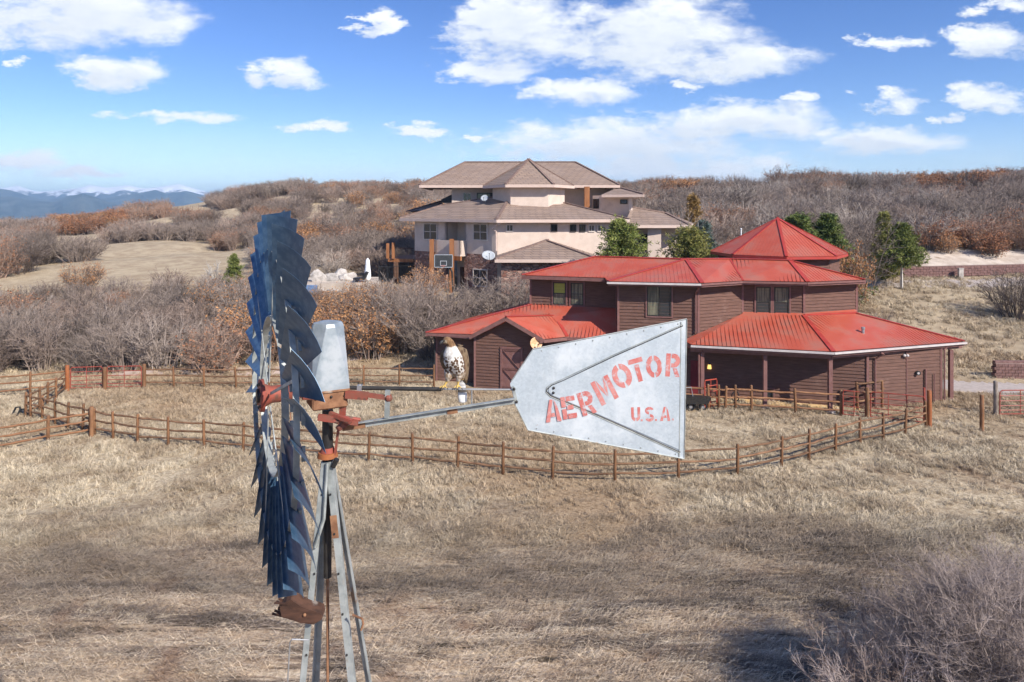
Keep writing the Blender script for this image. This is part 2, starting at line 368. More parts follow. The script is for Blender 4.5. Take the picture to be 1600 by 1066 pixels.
# windmill metals
m_galv, T, b = new_mat('galvanized_sheet'); P = coords(T)
vo = T.node('ShaderNodeTexVoronoi'); vo.inputs['Scale'].default_value = 75; T.l.new(P, vo.inputs['Vector'])
sepc = T.node('ShaderNodeSeparateColor'); T.l.new(vo.outputs['Color'], sepc.inputs[0])
c = T.mix(sepc.outputs[0], (.44, .50, .54), (.52, .58, .62)); n = T.noise(P, 3.5, 6, .65)
c = T.mix(T.smooth(n, .42, .70), c, (.66, .70, .72)); n2 = T.noise(T.scalev(P, (3, 3, .5)), 5, 5, .7)
c = T.mix(T.math('MULTIPLY', T.smooth(n2, .56, .75), .35), c, (.38, .42, .44)); c = T.mix(T.smooth(T.noise(P, 11, 5, .7), .70, .78), c, (.34, .20, .12))
T.set(b.inputs['Base Color'], c); b.inputs['Metallic'].default_value = .25; T.set(b.inputs['Roughness'], T.smooth(n, .3, .7, .42, .6)); bump(T, b, n, .12, .02)
m_hood = mat('galvanized_hood', (.27, .315, .345), (.40, .445, .475), 7, .5, metal=.35, c3=(.47, .50, .52), scale3=3.5, bmp=.1)
m_galvbar = mat('weathered_angle_iron', (.28, .30, .29), (.43, .45, .43), 9, .6, metal=.35, c3=(.30, .21, .15), scale3=6, lo3=.62, hi3=.72)
m_blade, T, b = new_mat('sky_tinted_blade_steel'); P = coords(T)  # navy of sky reflected in shaded steel is put into the base colour
c = T.mix(T.smooth(T.noise(T.scalev(P, (6, 6, 1)), 2.5, 5, .6), .35, .7), (.045, .105, .19), (.10, .175, .26)); c = T.mix(T.smooth(T.noise(P, 9, 5, .7), .60, .75), c, (.20, .26, .31))
T.set(b.inputs['Base Color'], c); b.inputs['Metallic'].default_value = .45; b.inputs['Roughness'].default_value = .42
m_redcast = mat('rusty_red_casting', (.32, .070, .048), (.25, .095, .065), 9, .65, metal=.15, c3=(.15, .07, .05), scale3=14, lo3=.52, hi3=.66, bmp=.3)
m_rust = mat('rust', (.20, .095, .05), (.33, .17, .09), 12, .85, c3=(.42, .36, .30), scale3=7, lo3=.60, hi3=.72, bmp=.4)
m_orange = mat('orange_rust_collar', (.34, .11, .035), (.26, .09, .035), 12, .75, bmp=.3)
m_darkiron = mat('dark_iron', (.035, .033, .034), (.06, .055, .05), 9, .5, metal=.4)
m_oldwood = mat('rotten_wood', (.05, .025, .017), (.105, .05, .032), 14, .9, stretch=(.3, 1, 1), bmp=.8, c3=(.22, .18, .155), scale3=10, lo3=.6, hi3=.7)
m_letter, T, b = new_mat('worn_red_stencil_paint'); P = coords(T); n = T.noise(P, 26, 6, .75); n2 = T.noise(P, 6, 4, .6)
c = T.mix(T.smooth(n2, .35, .7), (.50, .115, .095), (.58, .24, .215)); c = T.mix(T.math('MULTIPLY', T.smooth(n, .50, .66), .8), c, (.50, .53, .55))
T.set(b.inputs['Base Color'], c); b.inputs['Roughness'].default_value = .65

# ------------------------------------------------------------------ terrain
PU = [-1.3, -.75, -.45, -.28, -.12, .0, .14, .30, .47, .75, 1.3]
PY = [0, 44, 50, 56, 66, 76, 80, 86, 100, 120, 135, 165, 200, 235, 300, 500, 1500, 12000]
PZ = {
 -1.3: [0, 0, 0, .3, 1, 1.6, 1.9, 2.2, 3, 4.2, 4.4, 5, 4.6, 3, 1, -4, -45, -70],
 -.75: [0, 0, 0, .2, .8, 1.5, 1.9, 2.3, 3.2, 4.2, 4.6, 5.2, 4.6, 3.0, 1, -4, -45, -70],
 -.45: [0, 0, .1, .5, 1.4, 2.1, 2.4, 2.8, 3.8, 4.9, 5.7, 8.2, 11, 12.2, 11.5, 4, -40, -70],
 -.28: [0, 0, .3, 1.3, 3.6, 4.1, 4.3, 4.6, 5.5, 7.0, 8.4, 11.5, 14.5, 15.5, 15, 8, -30, -70],
 -.12: [0, 0, .5, 2.0, 3.6, 3.9, 4.2, 4.6, 5.6, 7.4, 8.8, 12, 15, 16.2, 16, 8, -30, -70],
 .0: [0, 0, .4, 2.0, 3.5, 3.8, 4.0, 4.3, 5.6, 7.5, 9.0, 12, 15, 16.3, 16, 8, -30, -70],
 .14: [0, 0, .2, 1.2, 3.0, 3.6, 3.9, 4.3, 6.0, 8.5, 10.2, 12.8, 14.4, 15.0, 14.5, 8, -30, -70],
 .30: [0, 0, .2, 1.0, 2.4, 3.4, 3.7, 4.6, 7.0, 9.6, 11.4, 13.6, 14.6, 15.0, 14.5, 8, -30, -70],
 .47: [0, 0, .2, .9, 2.3, 3.3, 3.8, 5.9, 8.0, 10.0, 11.8, 14.2, 15.4, 15.8, 15, 8, -30, -70],
 .75: [0, 0, .2, .8, 2.2, 3.2, 4.0, 6.2, 8.4, 10.8, 12.8, 15.8, 17.6, 18.2, 17.5, 10, -30, -70],
 1.3: [0, 0, .2, .8, 2.2, 3.2, 4.0, 6.2, 8.4, 10.8, 12.8, 15.8, 17.6, 18.2, 17.5, 10, -30, -70]}
PT = np.array([PZ[u] for u in PU])
def lump(x, y):
    return (np.sin(x*.31+1.3)*np.sin(y*.27+.4)*.5+np.sin(x*.13-y*.17)*.7+np.sin(x*.055+y*.043+2)*1.2)
def HT(x, y):
    x = np.asarray(x, float); y = np.asarray(y, float)
    r = np.where(y > 1, y, 1.0); u = np.clip(x/np.maximum(r, 8), -1.3, 1.3)
    cols = np.stack([np.interp(r, PY, PT[i]) for i in range(len(PU))])
    k = np.clip(np.searchsorted(PU, u)-1, 0, len(PU)-2); pu = np.array(PU)
    t = (u-pu[k])/(pu[k+1]-pu[k]); t = t*t*(3-2*t)
    idx = np.arange(cols[0].size).reshape(cols[0].shape)
    fl = cols.reshape(len(PU), -1); kk = k.ravel(); ii = np.arange(fl.shape[1])
    z = (fl[kk, ii]*(1-t.ravel())+fl[kk+1, ii]*t.ravel()).reshape(cols[0].shape)
    amp = np.interp(r, [0, 40, 60, 120, 300, 2000], [.05, .05, .12, .5, 1.2, 3])
    return z+lump(x, y)*amp+2.3*np.exp(-(((x-12.2)/4.2)**2+((y-13.2)/3.4)**2))
th = np.concatenate([np.linspace(R(-62), R(62), 330), np.linspace(R(66), R(294), 50)])
rad = np.concatenate([np.linspace(1.5, 60, 90)[:-1], np.linspace(60, 260, 110)[:-1], np.geomspace(260, 12000, 36)])
gx = np.outer(rad, np.sin(th)); gy = np.outer(rad, np.cos(th)); gz = HT(gx, gy)
nr, nt = gx.shape
vs = np.stack([gx.ravel(), gy.ravel(), gz.ravel()], 1)
fs = [(i*nt+j, i*nt+(j+1) % nt, (i+1)*nt+(j+1) % nt, (i+1)*nt+j) for i in range(nr-1) for j in range(nt)]
vs = np.vstack([vs, [[0, 0, float(HT(0, 0))]]]); fs += [(nr*nt, (j+1) % nt, j) for j in range(nt)]
me = bpy.data.meshes.new('ground'); me.from_pydata(vs.tolist(), [], fs); me.materials.append(m_ground)
me.polygons.foreach_set('use_smooth', [True]*len(me.polygons))
bm = bmesh.new(); bm.from_mesh(me); bmesh.ops.recalc_face_normals(bm, faces=bm.faces)
if sum(f.normal.z for f in bm.faces) < 0: bmesh.ops.reverse_faces(bm, faces=bm.faces)
BV = BVHTree.FromBMesh(bm); bm.to_mesh(me); bm.free()
ground = link_obj('ground', me); ground['kind'] = 'structure'
def gz_at(x, y):
    h = BV.ray_cast(Vector((x, y, 3000)), Vector((0, 0, -1)))
    return h[0].z if h[0] is not None else float(HT(x, y))
def GP(px, py, zguess=0):
    """the spot where the sight line through a photograph pixel meets the terrain"""
    d = Vector(((px-800)/F, 1, -(py-H0)/F)).normalized(); h = BV.ray_cast(Vector((0, 0, ZC)), d)
    return h[0].copy() if h[0] is not None else G(px, py, zguess)
def gpt(px, Y): x = (px-800)/F*Y; return Vector((x, Y, gz_at(x, Y)))
def ribbon(name, pts, widths, material, lift=.02, n=60, thick=0):
    P = [Vector(p) for p in pts]; seg = [0]
    for a, b_ in zip(P, P[1:]): seg.append(seg[-1]+(b_-a).length)
    vs = []; m_ = 7
    for i in range(n+1):
        s = seg[-1]*i/n; x = np.interp(s, seg, [p.x for p in P]); y = np.interp(s, seg, [p.y for p in P]); w = np.interp(s, seg, widths)
        s2 = min(s+.3, seg[-1]); s1 = max(s-.3, 0)
        d = Vector((np.interp(s2, seg, [p.x for p in P])-np.interp(s1, seg, [p.x for p in P]), np.interp(s2, seg, [p.y for p in P])-np.interp(s1, seg, [p.y for p in P]), 0)).normalized()
        q = Vector((-d.y, d.x, 0)); wob = 1+.14*math.sin(i*1.7)+.08*math.sin(i*.6+1)
        for k in range(m_):
            t = (k/(m_-1)-.5)*w*wob; p = Vector((x, y, 0))+q*t; vs.append((p.x, p.y, gz_at(p.x, p.y)+lift-(.05 if k in (0, m_-1) else 0)))
    fs = [(i*m_+k, i*m_+k+1, (i+1)*m_+k+1, (i+1)*m_+k) for i in range(n) for k in range(m_-1)]
    o = MB().add(vs, fs).build(name, material, smooth=True); o['kind'] = 'structure'; return o

ribbon('gravel_path', [gpt(180, 47.0), gpt(440, 47.6), gpt(500, 49), gpt(560, 51.5), gpt(610, 53.5), gpt(680, 55)], [1.6, 2.4, 2.4, 2.0, 1.8, 1.6], m_path, .03)
ribbon('driveway', [gpt(1440, 45.0), gpt(1500, 44.0), gpt(1560, 43.4), gpt(1720, 43.0)], [2.6, 3.4, 3.6, 3.6], m_road, .03)
ribbon('upper_road', [gpt(1180, 74), gpt(1340, 74.0), gpt(1500, 74.4), gpt(1640, 75)], [4.0, 4.0, 4.0, 4.0], m_road, .05)
ribbon('sandy_bank', [gpt(1395, 81), gpt(1480, 81.5), gpt(1560, 82.5), gpt(1680, 83)], [2.5, 7.0, 8.0, 8.0], m_bank, .09)
ribbon('yellow_sand', [gpt(1118, 41.3), gpt(1200, 40.6), gpt(1300, 39.9), gpt(1345, 39.3)], [1.6, 1.9, 1.5, .7], m_sandg, .035)

# mountains beyond the haze
def range_mesh(name, prof, Y, depth, mats, seed, rough, snow=None):
    r = np.random.default_rng(seed); nx, ny = 420, 14
    px = np.linspace(prof[0][0], prof[-1][0], nx); top = np.interp(px, [p[0] for p in prof], [p[1] for p in prof])
    top = top+sum(rough/2**k*np.sin(px/ (60/2**k)+r.uniform(0, 6)) for k in range(4))
    vs = []
    for j in range(ny):
        t = j/(ny-1)
        for i in range(nx):
            yy_ = Y-depth*(1-t); zt = ZC-(top[i]-H0)/F*Y; zb = -75
            rid = (np.sin(px[i]/5+1.5*t)+np.sin(px[i]/11+2*t+seed))*.06*(1-t)*t*4
            vs.append(((px[i]-800)/F*yy_, yy_, zb+(zt-zb)*min(1, (t**1.25)+rid)))
    fs = [(j*nx+i, j*nx+i+1, (j+1)*nx+i+1, (j+1)*nx+i) for j in range(ny-1) for i in range(nx-1)]
    # back slope
    b0 = len(vs)
    for i in range(nx): vs.append(((px[i]-800)/F*(Y+depth), Y+depth, -75))
    fs += [((ny-1)*nx+i, (ny-1)*nx+i+1, b0+i+1, b0+i) for i in range(nx-1)]
    o = MB().add(vs, fs).build(name, mats, smooth=True); o['kind'] = 'structure'; return o
m_mtn = mat('forested_mountain', (.03, .045, .04), (.10, .11, .09), .006, .95, kind='World')
m_snow, T, b = new_mat('snowy_mountain'); P = coords(T, 'World'); sp = T.node('ShaderNodeSeparateXYZ'); T.l.new(P, sp.inputs[0])
nn = T.noise(T.scalev(P, (1, 1, 2.2)), .007, 6, .7)
sn = T.smooth(T.math('ADD', T.math('MULTIPLY', sp.outputs[2], .0095), T.math('MULTIPLY', T.math('SUBTRACT', nn, .5), 3.2)), 1.35, 1.75)
T.set(b.inputs['Base Color'], T.mix(sn, (.06, .07, .065), (.88, .89, .92))); b.inputs['Roughness'].default_value = .9
range_mesh('snowy_mountain_range', [(-500, 302), (0, 294), (28, 289), (48, 296), (62, 299), (95, 297), (120, 294), (140, 289), (165, 293), (200, 290), (225, 295), (250, 293), (280, 289), (305, 296), (330, 301), (370, 304), (600, 302), (1000, 312)], 7000, 1200, m_snow, 3, .8)
range_mesh('far_mountain_range', [(-500, 312), (-60, 308), (0, 296), (14, 298), (40, 306), (75, 313), (110, 305), (150, 312), (185, 306), (215, 302), (243, 296), (262, 303), (290, 298), (315, 305), (345, 312), (400, 318), (700, 325)], 5800, 1000, m_mtn, 5, .7)
range_mesh('blue_foothills', [(-500, 312), (-80, 317), (0, 308), (18, 307), (45, 313), (85, 316), (112, 306), (130, 302), (150, 308), (170, 315), (192, 318), (215, 314), (240, 313), (290, 321), (400, 330), (600, 335)], 4600, 900, m_mtn, 9, .6)
# ------------------------------------------------------------------ vegetation prototypes
def norm(a): return a/np.maximum(np.linalg.norm(a, axis=-1, keepdims=True), 1e-9)
def segs_mesh(name, segs, mats, leaves=None, sides=3):
    """segs: (p0, p1, r0, r1) arrays -> tapered three-sided twigs; leaves: (centre, size) -> small folded quads"""
    p0, p1, r0, r1 = [np.array([s[i] for s in segs], float) for i in range(4)]
    d = norm(p1-p0); a = np.where(np.abs(d[:, 2:3]) < .9, np.array([[0, 0, 1.]]), np.array([[1., 0, 0]])); q = norm(np.cross(d, a)); w = np.cross(d, q)
    vs = []; fs = []
    n = len(segs); ang = [2*math.pi*k/sides for k in range(sides)]
    bot = np.stack([p0+(q*math.cos(t)+w*math.sin(t))*r0[:, None] for t in ang], 1)
    top = np.stack([p1+(q*math.cos(t)+w*math.sin(t))*r1[:, None] for t in ang], 1)
    V = np.concatenate([bot, top], 1).reshape(-1, 3)
    idx = np.arange(n)[:, None]*2*sides
    quads = np.concatenate([np.stack([idx[:, 0]+k, idx[:, 0]+(k+1) % sides, idx[:, 0]+sides+(k+1) % sides, idx[:, 0]+sides+k], 1) for k in range(sides)], 0)
    mi = np.zeros(len(quads), int)
    if leaves is not None:
        c, s, rr = leaves; m = len(c)
        e1 = norm(rr.normal(size=(m, 3))); e2 = norm(np.cross(e1, rr.normal(size=(m, 3)))); s = s[:, None]
        L = np.stack([c-e1*s*.5, c+e2*s*.32, c+e1*s*.5+np.cross(e1, e2)*s*.15, c-e2*s*.32], 1).reshape(-1, 3)
        li = np.arange(m)[:, None]*4+len(V); V = np.concatenate([V, L]); quads = np.concatenate([quads, li+np.array([[0, 1, 2, 3]])])
        mi = np.concatenate([mi, np.ones(m, int)])
    me = bpy.data.meshes.new(name); me.from_pydata(V.tolist(), [], quads.tolist())
    for m_ in mats: me.materials.append(m_)
    me.polygons.foreach_set('material_index', mi.tolist()); return me
def bush_segs(seed, H, Rr, stems=30, br=6, tw=6, w=.012, spread=1.0):
    r = np.random.default_rng(seed); S = []; tips = []
    for i in range(stems):
        a = r.uniform(0, 2*math.pi); rb = Rr*.45*math.sqrt(r.uniform()); b0 = np.array([math.cos(a)*rb, math.sin(a)*rb, -.1])
        lean = r.uniform(.0, 1.0)*spread; dirn = np.array([math.cos(a)*lean*Rr*.75+r.normal()*.2, math.sin(a)*lean*Rr*.75+r.normal()*.2, H*r.uniform(.72, 1.0)*math.sqrt(max(.15, 1-.55*lean**2))])
        mid = b0+dirn*.5+r.normal(size=3)*np.array([.25, .25, .1])*Rr*.2; end = b0+dirn
        S += [(b0, mid, w*2.6, w*1.8), (mid, end, w*1.8, w*.6)]
        for j in range(br):
            t = r.uniform(.22, 1.0); p = b0+(mid-b0)*t*2 if t < .5 else mid+(end-mid)*(t-.5)*2
            out = np.array([p[0], p[1], 0])/max(Rr, .1); bd = norm(out*.9+r.normal(size=3)*.55+np.array([0, 0, .75])); L = H*r.uniform(.14, .30)
            e = p+bd*L; S.append((p, e, w*1.1, w*.5))
            for k in range(tw):
                tt = r.uniform(.25, 1.0); q = p+(e-p)*tt; td = norm(bd*.7+r.normal(size=3)*.6+np.array([0, 0, .35])); tl = H*r.uniform(.05, .13)
                e2 = q+td*tl; S.append((q, e2, w*.62, w*.18)); tips.append(e2)
    return S, np.array(tips), r
def bush(name, seed, H, Rr, twig, leafm=None, nleaf=0, lsz=.09, **k):
    S, tips, r = bush_segs(seed, H, Rr, **k); lv = None; mats = [twig]
    if leafm is not None:
        idx = r.integers(0, len(tips), nleaf); c = tips[idx]+r.normal(size=(nleaf, 3))*H*.035; lv = (c, r.uniform(.6, 1.3, nleaf)*lsz, r); mats.append(leafm)
    return segs_mesh(name, S, mats, lv)
def conifer(name, seed, H, Rr, needle, bark=m_bark, whorls=16, per=9, base=.06, shape=1.0, tuft=1.0, droop=.1, clear=0.0, nsub=5):
    """tapered trunk, whorls of limbs, thin needle blades in clumps along every limb"""
    r = np.random.default_rng(seed); S = [(np.array([0, 0, -.2]), np.array([0, 0, H*.5]), H*.022, H*.014), (np.array([0, 0, H*.5]), np.array([0, 0, H*.97]), H*.014, H*.003)]
    cs = []
    for i in range(whorls):
        t = clear+(1-clear)*(base+(1-base)*(i+r.uniform(-.3, .3))/whorls); t = min(max(t, base), .98); z = H*t
        tt = (t-clear)/(1-clear)
        L0 = Rr*(min(1, (1-tt)**shape*1.08)+.05)*(1 if tt > .12 else .75+tt*2)
        for k in range(per):
            a = r.uniform(0, 2*math.pi); L = L0*r.uniform(.6, 1.12); p = np.array([0, 0, z]); d = np.array([math.cos(a), math.sin(a), r.uniform(-.05, .45)-droop])
            e = p+d*L; S.append((p, e, H*.006*(1-tt*.6), H*.0015))
            for q in np.linspace(.28, 1.03, nsub):
                for _ in range(2): cs.append(p+(e-p)*q+r.normal(size=3)*Rr*.06)
    cs.append(np.array([0, 0, H])); cs = np.array(cs); m = 11; n = len(cs)*m
    c = np.repeat(cs, m, 0); d = norm(r.normal(size=(n, 3))+np.array([0, 0, .35])+norm(c*np.array([1, 1, 0])+1e-6)*.5); L = H*.042*tuft*r.uniform(.6, 1.3, n)[:, None]
    sd = norm(np.cross(d, r.normal(size=(n, 3))))*H*.0058*tuft; c = c+r.normal(size=(n, 3))*H*.012*tuft
    segm = segs_mesh(name, S, [bark, needle])
    V = np.stack([c-sd, c+sd, c+d*L], 1).reshape(-1, 3); nv = len(segm.vertices)
    V0 = np.empty(nv*3); segm.vertices.foreach_get('co', V0); polys = [tuple(p.vertices) for p in segm.polygons]
    me = bpy.data.meshes.new(name); tri = [(nv+3*i, nv+3*i+1, nv+3*i+2) for i in range(n)]
    me_trunk = segm; crown = bpy.data.meshes.new('crown'); crown.from_pydata(V.tolist(), [], [(3*i, 3*i+1, 3*i+2) for i in range(n)]); crown.materials.append(needle)
    segm.name = 'trunk'
    bpy.data.meshes.remove(me)
    return me_trunk, crown
PROTO = bpy.data.collections.new('prototypes')       # source shapes of the scattered stuff, not in the scene themselves
def proto(name, me): o = bpy.data.objects.new(name, me); PROTO.objects.link(o); return o
KINDS = {}
KINDS['grey'] = [proto('oak_source', bush('oak_bush', 10+i, 3.6, 2.0, m_twig, stems=42, br=8, tw=6, w=.017)) for i in range(4)]
KINDS['pale'] = [proto('pale_source', bush('pale_bush', 30+i, 3.4, 1.9, m_twig_pale, stems=40, br=8, tw=6, w=.015)) for i in range(2)]
KINDS['red'] = [proto('red_source', bush('red_bush', 40+i, 3.4, 1.9, m_twig_red, m_leaf_dark, 800, lsz=.14, stems=38, br=8, tw=6, w=.016)) for i in range(2)]
KINDS['leaf'] = [proto('leaf_source', bush('leafy_bush', 50+i, 3.6, 2.0, m_twig, m_leaf, 2600, lsz=.17, stems=34, br=7, tw=6, w=.015)) for i in range(2)]
KINDS['rust'] = [proto('rust_source', bush('rust_bush', 60+i, 3.4, 2.0, m_twig, m_leaf_dark, 2600, lsz=.18, stems=30, br=7, tw=6, w=.015)) for i in range(2)]
def tuft_mesh(name, seed, n, L, lean, w, flat=False):
    r = np.random.default_rng(seed); vs, fs = [], []
    for i in range(n):
        a = r.uniform(0, 2*math.pi); b0 = np.array([r.normal()*.07, r.normal()*.07, -.01])
        if flat: a = r.normal()*.55+(math.pi if r.random() < .4 else 0); b0 = np.array([r.normal()*.28, r.normal()*.12, .0])
        le = L*r.uniform(.45, 1.2); ln = lean*r.uniform(.3, 1.3); d = np.array([math.cos(a)*math.sin(ln), math.sin(a)*math.sin(ln), math.cos(ln)]); sd = np.array([-math.sin(a+r.normal()*.8), math.cos(a), .2])*w*r.uniform(.6, 1.3)
        m_ = b0+d*le*.55+np.array([0, 0, .02]); e = b0+d*le+np.array([math.cos(a), math.sin(a), -.7])*le*.22
        if flat: e[2] = max(e[2], .012)
        k = len(vs); vs += [b0-sd, b0+sd, m_-sd*.8, m_+sd*.8, e]; fs += [(k, k+1, k+3, k+2), (k+2, k+3, k+4)]
    me = bpy.data.meshes.new(name); me.from_pydata([tuple(v) for v in vs], [], fs); me.materials.append(m_tuft); return me
KINDS['tuft'] = [proto('tuft_source', tuft_mesh('grass_tuft', 70+i, 22, .30, .75, .0075)) for i in range(3)]
KINDS['mat'] = [proto('thatch_source', tuft_mesh('grass_thatch', 80+i, 20, .48, 1.42, .0065, True)) for i in range(3)]

def gn_tree(objs):
    ng = bpy.data.node_groups.new('scatter', 'GeometryNodeTree')
    ng.interface.new_socket('Geometry', in_out='INPUT', socket_type='NodeSocketGeometry'); ng.interface.new_socket('Geometry', in_out='OUTPUT', socket_type='NodeSocketGeometry')
    gi, gout = ng.nodes.new('NodeGroupInput'), ng.nodes.new('NodeGroupOutput')
    join = ng.nodes.new('GeometryNodeJoinGeometry')
    def attr(name, ty):
        n = ng.nodes.new('GeometryNodeInputNamedAttribute'); n.data_type = ty; n.inputs[0].default_value = name; return n.outputs[0]
    idx = attr('idx', 'INT'); sc = attr('sc', 'FLOAT_VECTOR'); rot = attr('rot', 'FLOAT_VECTOR')
    for i, o in enumerate(objs):
        oi = ng.nodes.new('GeometryNodeObjectInfo'); oi.inputs['Object'].default_value = o; oi.inputs['As Instance'].default_value = True
        cmp_ = ng.nodes.new('FunctionNodeCompare'); cmp_.data_type = 'INT'; cmp_.operation = 'EQUAL'; ng.links.new(idx, cmp_.inputs[2]); cmp_.inputs[3].default_value = i
        iop = ng.nodes.new('GeometryNodeInstanceOnPoints'); ng.links.new(gi.outputs[0], iop.inputs['Points']); ng.links.new(cmp_.outputs[0], iop.inputs['Selection'])
        ng.links.new(oi.outputs['Geometry'], iop.inputs['Instance']); ng.links.new(sc, iop.inputs['Scale']); ng.links.new(rot, iop.inputs['Rotation'])
        ng.links.new(iop.outputs[0], join.inputs[0])
    ng.links.new(join.outputs[0], gout.inputs[0]); return ng
def scatter(name, P, objs, idx, sc, rot):
    P = np.asarray(P, float); n = len(P); me = bpy.data.meshes.new(name); me.from_pydata(P.tolist(), [], [])
    a = me.attributes.new('idx', 'INT', 'POINT'); a.data.foreach_set('value', np.asarray(idx, np.int32))
    a = me.attributes.new('sc', 'FLOAT_VECTOR', 'POINT'); a.data.foreach_set('vector', np.asarray(sc, np.float32).ravel())
    a = me.attributes.new('rot', 'FLOAT_VECTOR', 'POINT'); a.data.foreach_set('vector', np.asarray(rot, np.float32).ravel())
    o = link_obj(name, me); md = o.modifiers.new('scatter', 'NODES'); md.node_group = gn_tree(objs); o['kind'] = 'stuff'; return o
OVR = [(1425, 1565, 148, 186, {'rust': 3, 'leaf': 3}), (1225, 1345, 186, 232, {'leaf': 2, 'red': 3, 'grey': 1.5}), (1010, 1080, 165, 205, {'leaf': 2, 'grey': 2, 'red': 2}), (75, 195, 150, 180, {'red': 2, 'leaf': 1.5, 'rust': 2}), (640, 700, 88, 130, {'grey': 3, 'leaf': 1})]
def cluster(x, y):
    return .5+.22*math.sin(x*.19+2.1*math.sin(y*.083))+.2*math.sin(y*.21+1.7*math.sin(x*.11+1))+.12*math.sin(x*.47+y*.39)
EXCL = []          # (x, y, radius) kept clear of brush
def region(px0, px1, Y0, Y1, step, mix, H=(.85, 1.2), wide=(1, 1.35), keep=1.0):
    """jittered grid of bushes over part of the hillside; mix = {kind: share}"""
    out = []
    def pick(mx, x, y):
        ks = list(mx); ps = np.array([mx[k] for k in ks], float); ps /= ps.sum(); q = min(max(cluster(x, y)+rng.normal()*.14, 0), .999); q = (q-.12)/.76
        return ks[min(int(np.searchsorted(np.cumsum(ps), min(max(q, 0), .999))), len(ks)-1)]
    y = Y0
    while y < Y1:
        x0, x1 = (px0-800)/F*y, (px1-800)/F*y; x = x0+rng.uniform(0, step)
        while x < x1:
            X, Yv = x+rng.normal()*step*.3, y+rng.normal()*step*.3
            if rng.random() < keep and all((X-a)**2+(Yv-b_)**2 > c*c for a, b_, c in EXCL):
                s = rng.uniform(*H); w = s*rng.uniform(*wide); mx = next((o_[4] for o_ in OVR if o_[0] < 800+F*X/Yv < o_[1] and o_[2] < Yv < o_[3]), mix); out.append((X, Yv, gz_at(X, Yv)-.05, pick(mx, X, Yv), s, w))
            x += step
        y += step*.9
    return out
def plant(name, items):
    objs = []; off = {}
    for k in sorted({it[3] for it in items}): off[k] = len(objs); objs += KINDS[k]
    P = [(i[0], i[1], i[2]) for i in items]; idx = [off[i[3]]+int(rng.integers(len(KINDS[i[3]]))) for i in items]
    sc = [(i[5], i[5], i[4]) for i in items]; rot = [(rng.normal()*.05, rng.normal()*.05, rng.uniform(0, 6.28)) for i in items]
    return scatter(name, P, objs, idx, sc, rot)
# ------------------------------------------------------------------ building helpers
def siding(mb, p0, p1, z0, z1, pitch=.2, clip=None, lip=.045):
    """lapped boards between two plan points; the outside is to the right of p0 -> p1 reversed (towards the viewer)"""
    p0, p1 = Vector((p0[0], p0[1], 0)), Vector((p1[0], p1[1], 0)); d = (p1-p0); n = Vector((d.y, -d.x, 0)).normalized(); z = z0; up = Vector((0, 0, 1))
    while z < z1-1e-4:
        t = min(z+pitch, z1)
        if clip: (a0, a1), (b0, b1) = clip(z), clip(t)
        else: a0 = b0 = 0; a1 = b1 = 1
        if a1 > a0:
            A, B, C, D = p0+d*a0+up*z, p0+d*a1+up*z, p0+d*b1+up*t, p0+d*b0+up*t
            k = len(mb.v); mb.v += [tuple(A+n*lip), tuple(B+n*lip), tuple(C), tuple(D), tuple(A), tuple(B)]
            mb.f += [(k, k+1, k+2, k+3), (k+4, k+5, k+1, k)]; mb.mi += [0, 0]
        z = t
def roof_plane(mb, pts, thick=.09):
    pts = [Vector(p) for p in pts]; mb.poly(pts); mb.poly([p-Vector((0, 0, thick)) for p in reversed(pts)])
def ribs(mb, pts, step=.24, w=.028, h=.015):
    """standing seams running up the slope of a flat roof polygon"""
    pts = [Vector(p) for p in pts]; c = sum(pts, Vector())/len(pts); n = Vector()
    for a, b in zip(pts, pts[1:]+pts[:1]): n += (a-c).cross(b-c)
    n.normalize(); n = -n if n.z < 0 else n
    ax = n.cross(Vector((0, 0, 1))).normalized(); upv = n.cross(ax).normalized(); upv = -upv if upv.z < 0 else upv
    q = [((p-c).dot(ax), (p-c).dot(upv)) for p in pts]; lo, hi = min(a for a, b in q), max(a for a, b in q)
    s = lo+step*.5
    while s < hi:
        ys = []
        for (a0, b0), (a1, b1) in zip(q, q[1:]+q[:1]):
            if (a0-s)*(a1-s) < 0: ys.append(b0+(b1-b0)*(s-a0)/(a1-a0))
        if len(ys) >= 2 and max(ys)-min(ys) > .15:
            P0, P1 = c+ax*s+upv*min(ys)+n*h*.4, c+ax*s+upv*max(ys)+n*h*.4; mb.obox((P0+P1)/2, upv, ax, n, ((P1-P0).length, w, h))
        s += step
